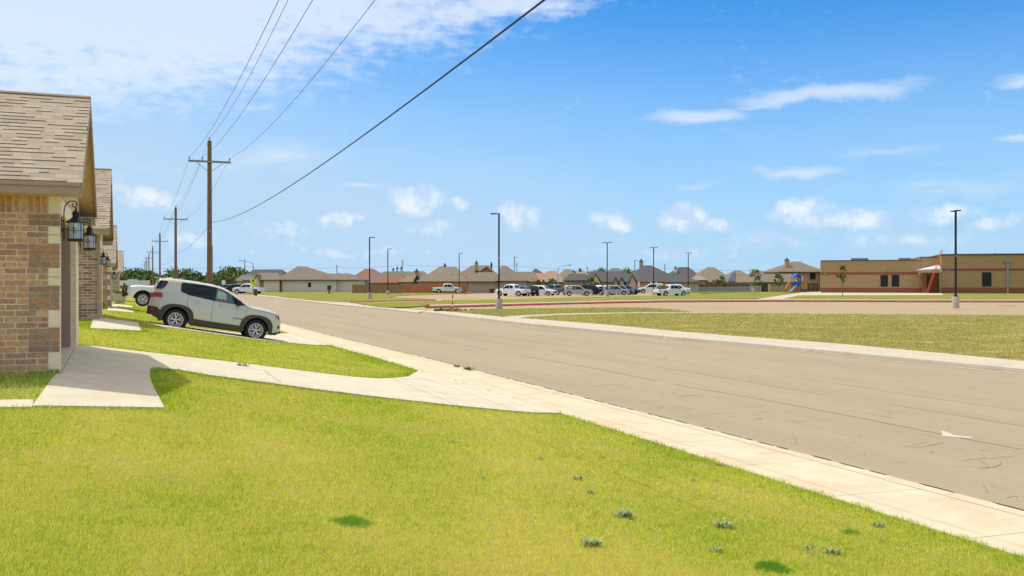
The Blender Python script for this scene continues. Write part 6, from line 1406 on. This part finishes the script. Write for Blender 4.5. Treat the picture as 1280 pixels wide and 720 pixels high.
fence('wooden_fence', 'long dull brown fence beyond the pale railing', 861, 364.4, 946, 364.4, 354.8, 355.6, M_FDK, 10)
fence('railing', 'long pale grey picket railing along the playground lawn', 862.5, 365.8, 944, 365.6, 359.0, 357.8, M_FGR, 14, True, M_PORC)
fence('railing', 'short pale railing at the right end of the long one', 944.5, 365.4, 950.5, 365.4, 357.4, 357.4, M_FGR, 2, True, M_WHT)
fence('railing', 'black railing between the playground and the two storey house', 1006, 365.0, 1022, 365.0, 354.0, 354.0, M_BLK, 3, True, M_BLK)
for px in (798.5, 813.5, 820.5): 
    x, y = at(px, 366.4, .05); mb = MB(); mb.box(-.17, .17, -.03, 0, 1.2, 2.2); mb.tube([(0, .03, 0), (0, .03, 2.1)], .03, 6); o = mb.build('parking_sign', M_WHT); o.location = (x, y, .05); o.rotation_euler = (0, 0, -TH); tag(o, {798.5: 'white upright sign left of the long white suv', 813.5: 'small white sign above the middle of the long white suv', 820.5: 'small white sign above the tail of the long white suv'}[px], 'sign', 'small white signs before the slate house')

# ------------------------------------------------------------------ playground
x, y = at(998, 365.3, .1); z = S * x + C * y; sc_ = z / FPX; t = thing('playground', 'blue and orange climbing frame with a slide and blue roof left of the school', 'playground', (x, y, .1), -TH)
def lx(px): return (px - 998) * sc_
def lz(py): return (365.3 - py) * sc_
M_PB = mat('play_blue', (.02, .14, .52), .35); M_PO = mat('play_orange', (.62, .27, .03), .45); M_PLB = mat('slide_pale_blue', (.28, .42, .66), .35); M_PG = mat('play_post', (.12, .10, .10), .6)
for px in (992.5, 1000.5):
    for dy in (0, 1.5): mb = MB(); mb.tube([(lx(px), dy, 0), (lx(px), dy, lz(345.5))], .07, 8); mb.build('post', M_PG, t)
for px, yt in ((1002.8, 352), (1007.5, 353), (988.2, 353)): mb = MB(); mb.tube([(lx(px), .3, 0), (lx(px), .3, lz(yt))], .07, 8); mb.build('post', M_PO, t)
mb = MB(); a, b = lx(991), lx(1002); zr_, zr2 = lz(346.5), lz(343.2); mb.prism([(a, -.3, zr_), ((a + b) / 2, -.3, zr2 + .25), (b, -.3, zr_), (b, -.3, zr_ - .12), ((a + b) / 2, -.3, zr2 + .1), (a, -.3, zr_ - .12)], (0, 2.2, 0)); mb.build('roof', M_PB, t)
mb = MB(); mb.box(lx(992), lx(1001), -.05, 1.6, lz(357.5), lz(356.6)); mb.box(lx(992), lx(1001), -.08, -.02, lz(356.6), lz(352)); mb.build('deck_panel', M_PB, t)
mb = MB(); mb.prism([(lx(986), -.6, 0), (lx(985), -.6, .15), (lx(987.5), -.6, .3), (lx(994.5), -.6, lz(356.5)), (lx(995.5), -.6, lz(357.4)), (lx(988.5), -.6, .05)], (0, .75, 0)); mb.build('slide', M_PLB, t)
mb = MB(); mb.prism([(lx(983.6), .9, lz(361)), (lx(985), .9, lz(361)), (lx(989.5), .9, lz(352.5)), (lx(988), .9, lz(352.5))], (0, .5, 0)); mb.box(lx(1004.5), lx(1008.8), .1, .2, lz(362), lz(353)); mb.box(lx(1000.8), lx(1003.4), .1, .2, lz(361), lz(354.5)); mb.build('side_panel', M_PO, t)
mb = MB(); mb.lathe([(.0, -.2), (.42, -.15), (.42, .15), (0, .2)], 14, Matrix.Translation((lx(996.5), -.5, .55)) @ Matrix.Rotation(math.pi / 2, 4, 'X'), False); mb.build('tunnel', mat('play_red', (.5, .12, .10), .5), t)
mb = MB(); mb.box(lx(1002.5), lx(1008), -.1, .4, 0, .65); mb.build('step', M_PB, t)

# ------------------------------------------------------------------ school
M_STAN = mat('school_tan_brick', (.41, .265, .125), .95, var=.10, scale=.9, stretch=(1, 1, 9), det=10); M_SRED = mat('school_red_brick', (.28, .10, .05), .95, var=.14, scale=2, stretch=(1, 1, 6)); M_SCOP = mat('school_coping', (.10, .05, .035), .6); M_SLINE = mat('school_cast_stone', (.42, .33, .23), .9)
ZS = 189.0; BE = math.radians(17.9); cb, sb = math.cos(BE), math.sin(BE); OX = (1026 - 640) / FPX * ZS
x, y = atz(1026, ZS); sch = thing('school_building', 'long low tan brick school with red brick bands and a white door canopy', 'school', (x, y, .1), -TH - BE)
def sx(px, z=ZS):
    d_ = z - ZS; r = (px - 640) / FPX; return (r * (ZS + d_ * cb) - OX - d_ * sb) / (cb + r * sb)
def zat(px, z): return ZS - sx(px, z) * sb + (z - ZS) * cb
def sz(py, z=ZS, px=None): return hz(py, zat(px if px else (1088 if z >= ZS else 1178), z)) - .1
def block(px0, px1, z, depth, rows, name='wall'):
    """rows: list of (row_top, row_bottom, material, name, proud)"""
    for yt, yb, m_, nm, pr in rows:
        mb = MB(); mb.box(sx(px0, z), sx(px1, z), z - ZS - pr, z - ZS + depth, sz(yb, z), sz(yt, z)); mb.build(nm, m_, sch)
zb1 = YH + (H - .1) * FPX / ZS
block(1026, 1151, ZS, 40, [(325.9, 340.2, M_STAN, 'wall', 0), (340.2, 343.4, M_SRED, 'brick_band', .03), (343.4, 359.0, M_STAN, 'wall', 0), (359.0, 359.6, M_SLINE, 'stone_course', .06), (359.6, 367.5, M_SRED, 'brick_plinth', .03), (325.0, 325.9, M_SCOP, 'coping', .12)])
Z2 = 188.2; block(1150.2, 1178, Z2 + .8, 38, [(322.3, 341, M_STAN, 'wall', 0), (341, 359.0, M_STAN, 'wall', 0), (359.6, 367.5, M_SRED, 'brick_plinth', .03), (359.0, 359.6, M_SLINE, 'stone_course', .06), (321.4, 322.3, M_SCOP, 'coping', .12)])
Z3 = 186.4; block(1176.5, 1560, Z3, 42, [(319.3, 334.8, M_STAN, 'wall', 0), (334.8, 335.6, M_SLINE, 'stone_course', .05), (335.6, 339.0, M_SRED, 'brick_band', .03), (339.0, 339.6, M_SLINE, 'stone_course', .05), (339.6, 358.4, M_STAN, 'wall', 0), (358.4, 359.2, M_SLINE, 'stone_course', .06), (359.2, 368.5, M_SRED, 'brick_plinth', .03), (318.0, 319.3, M_SCOP, 'coping', .12), (317.4, 318.0, M_SLINE, 'coping', .16)])
def swin(l, r, yt, yb, z):
    mb = MB(); a, b, c, d = sx(l, z), sx(r, z), sz(yb, z), sz(yt, z); zo = z - ZS
    mb.box(a, b, zo - .075, zo - .065, c, d); w_ = mb.build('window', M_PANE, sch)
    mb = MB(); f_ = .07; mb.box(a - f_, a, zo - .10, zo - .02, c - f_, d + f_); mb.box(b, b + f_, zo - .10, zo - .02, c - f_, d + f_); mb.box(a, b, zo - .10, zo - .02, d, d + f_); mb.box(a, b, zo - .10, zo - .02, c - f_, c); mb.box(a, b, zo - .095, zo - .08, (c + d) / 2 - .03, (c + d) / 2 + .03); mb.build('frame', M_BLK, w_)
swin(1101.2, 1109.4, 344.4, 357.8, ZS); swin(1115.2, 1123.4, 344.4, 357.8, ZS); swin(1228.2, 1238.6, 341.0, 357.6, Z3)
# canopy, door and posts
mb = MB(); zo = Z2 - ZS
a, b = sx(1147.5, Z2 - 3), sx(1176, Z2 - 3)
mb.add([(a, zo - 3.2, sz(338, Z2 - 3)), (b, zo - 3.2, sz(338, Z2 - 3)), (b, zo + .6, sz(338, Z2 - 3)), (a, zo + .6, sz(338, Z2 - 3)), (a, zo - 3.2, sz(337, Z2 - 3)), (b, zo - 3.2, sz(335.4, Z2 - 3)), (b, zo + .6, sz(330.3, Z2 - 3)), (a, zo + .6, sz(337, Z2 - 3))], [(0, 3, 2, 1), (4, 5, 6, 7), (0, 1, 5, 4), (1, 2, 6, 5), (2, 3, 7, 6), (3, 0, 4, 7)]); mb.build('canopy', mat('canopy_metal', (.60, .62, .64), .4), sch)
mb = MB(); mb.box(a + .02, b, zo - 3.28, zo - 3.2, sz(340.8, Z2 - 3), sz(337.6, Z2 - 3)); mb.box(a + .1, a + .45, zo - 3.1, zo - 2.5, sz(343.5, Z2 - 3), sz(340, Z2 - 3)); mb.build('canopy_fascia', M_SLINE, sch)
mb = MB(); mb.box(sx(1153, Z2), sx(1158.4, Z2), zo - .1, zo + .6, 0, sz(342, Z2)); mb.build('pier', M_SRED, sch)
mb = MB(); mb.box(sx(1158.8, Z2), sx(1163, Z2), zo + .74, zo + .78, 0, sz(343, Z2)); mb.build('door', M_TRIMD, sch)
mb = MB(); mb.box(sx(1163.2, Z2), sx(1174, Z2), zo + .7, zo + .78, 0, sz(342, Z2)); mb.build('recess_wall', M_SRED, sch)
mb = MB(); mb.tube([(sx(1175.2, Z2 - 3), zo - 3.0, 0), (sx(1175.2, Z2 - 3), zo - 3.0, sz(339, Z2 - 3))], .08, 8); mb.build('canopy_post', M_SLINE, sch)
mb = MB(); zo = Z3 - ZS; mb.box(sx(1258.2, Z3), sx(1260.6, Z3), zo - .22, zo - .05, 0, sz(327.5, Z3)); mb.box(sx(1256.7, Z3), sx(1262, Z3), zo - .40, zo - .05, sz(327.6, Z3), sz(324.4, Z3)); mb.build('downpipe', M_PORC, sch)
for px, py, z in ((1109.5, 337.6, ZS), (1031.5, 342, ZS), (1184.5, 338.2, Z3)):
    mb = MB(); mb.box(sx(px, z) - .18, sx(px, z) + .18, z - ZS - .35, z - ZS - .05, sz(py, z) - .1, sz(py, z) + .12); mb.build('wall_light', M_PORC, sch)
mb = MB(); mb.box(sx(1172, Z3 - 1), sx(1177.8, Z3 - 1), Z3 - ZS - 1.0, Z3 - ZS - .1, sz(339.8), sz(337.6)); mb.build('wall_light', M_WHT, sch)
for l, r, yt, nm in ((1064, 1085.5, 322.6, 'hvac'), (1124, 1139, 322.8, 'hvac')):
    mb = MB(); zz = ZS + 12; mb.box(sx(l, zz), sx(r, zz), 12, 15, sz(327, zz), sz(yt, zz)); 
    for k in range(7): q = sx(l, zz) + (sx(r, zz) - sx(l, zz)) * (k + .3) / 7; mb.box(q, q + .12, 11.96, 12.0, sz(326, zz), sz(yt + .6, zz))
    mb.build('rooftop_unit', M_PORC, sch)
mb = MB(); mb.tube([(sx(1244, Z3 + 3), 1, sz(318.2, Z3)), (sx(1244, Z3 + 3), 1, sz(316.0, Z3))], .12, 8); mb.build('roof_vent', M_PORC, sch)
# orange ladder leaning against the roof
z_a = zat(1159, Z3 - 3.5); z_b = zat(1178, Z3 - .3); x0, y0 = atz(1158.8, z_a); x1, y1 = atz(1177.8, z_b); p0 = Vector((x0, y0, .15)); p1 = Vector((x1, y1, hz(311.5, z_b)))
lad = thing('ladder', 'tall orange ladder leaning against the school roof by the canopy', 'ladder', p0); d = (p1 - p0); sd = Vector((C, -S, 0)) * .15
M_LAD = mat('ladder_orange', (.62, .10, .03), .5)
for s_ in (-1, 1): mb = MB(); mb.tube([sd * s_, d + sd * s_], .055, 6); mb.build('rail', M_LAD, lad)
mb = MB()
for k in range(1, 24): mb.tube([d * (k / 24) - sd, d * (k / 24) + sd], .03, 5)
mb.build('rungs', M_LAD, lad)
# white kerb lettering on the red kerb
for px, py, w_ in ((1153, 376.35, 4.2), (785, 376.9, 3.4), (952, 375.8, 3.2), (593, 382.0, 1.7)):
    x, y = at(px, py, .1); text('FIRE LANE', .30, M_WHT, Matrix.Identity(4), None, 'kerb_lettering', .002)
    o = [q for q in bpy.data.objects if q.name.startswith('kerb_lettering')][-1]
    o.rotation_euler = (0, 0, -TH); o.location = (x, y + .12, .178); o.scale = (2.2, 1.4, 1); tag(o, {1153: 'white lettering on the red kerb in front of the school door', 785: 'white lettering on the red kerb below the black suv end of the row', 952: 'white lettering on the red kerb where the diagonal walk meets it', 593: 'white lettering on the red kerb left of the nearest lamp post'}[px], 'kerb lettering', 'white lettering on the red kerb')
# small drain cover on the access road
x, y = at(1258, 382.4, .02); mb = MB(); mb.slab([(-.8, -.35), (.8, -.35), (.8, .35), (-.8, .35)], 0, .012); o = mb.build('drain_cover', M_TRIMD); o.location = (x, y, .02); o.rotation_euler = (0, 0, -TH); tag(o, 'small dark drain cover on the access road at the far right', 'drain cover')
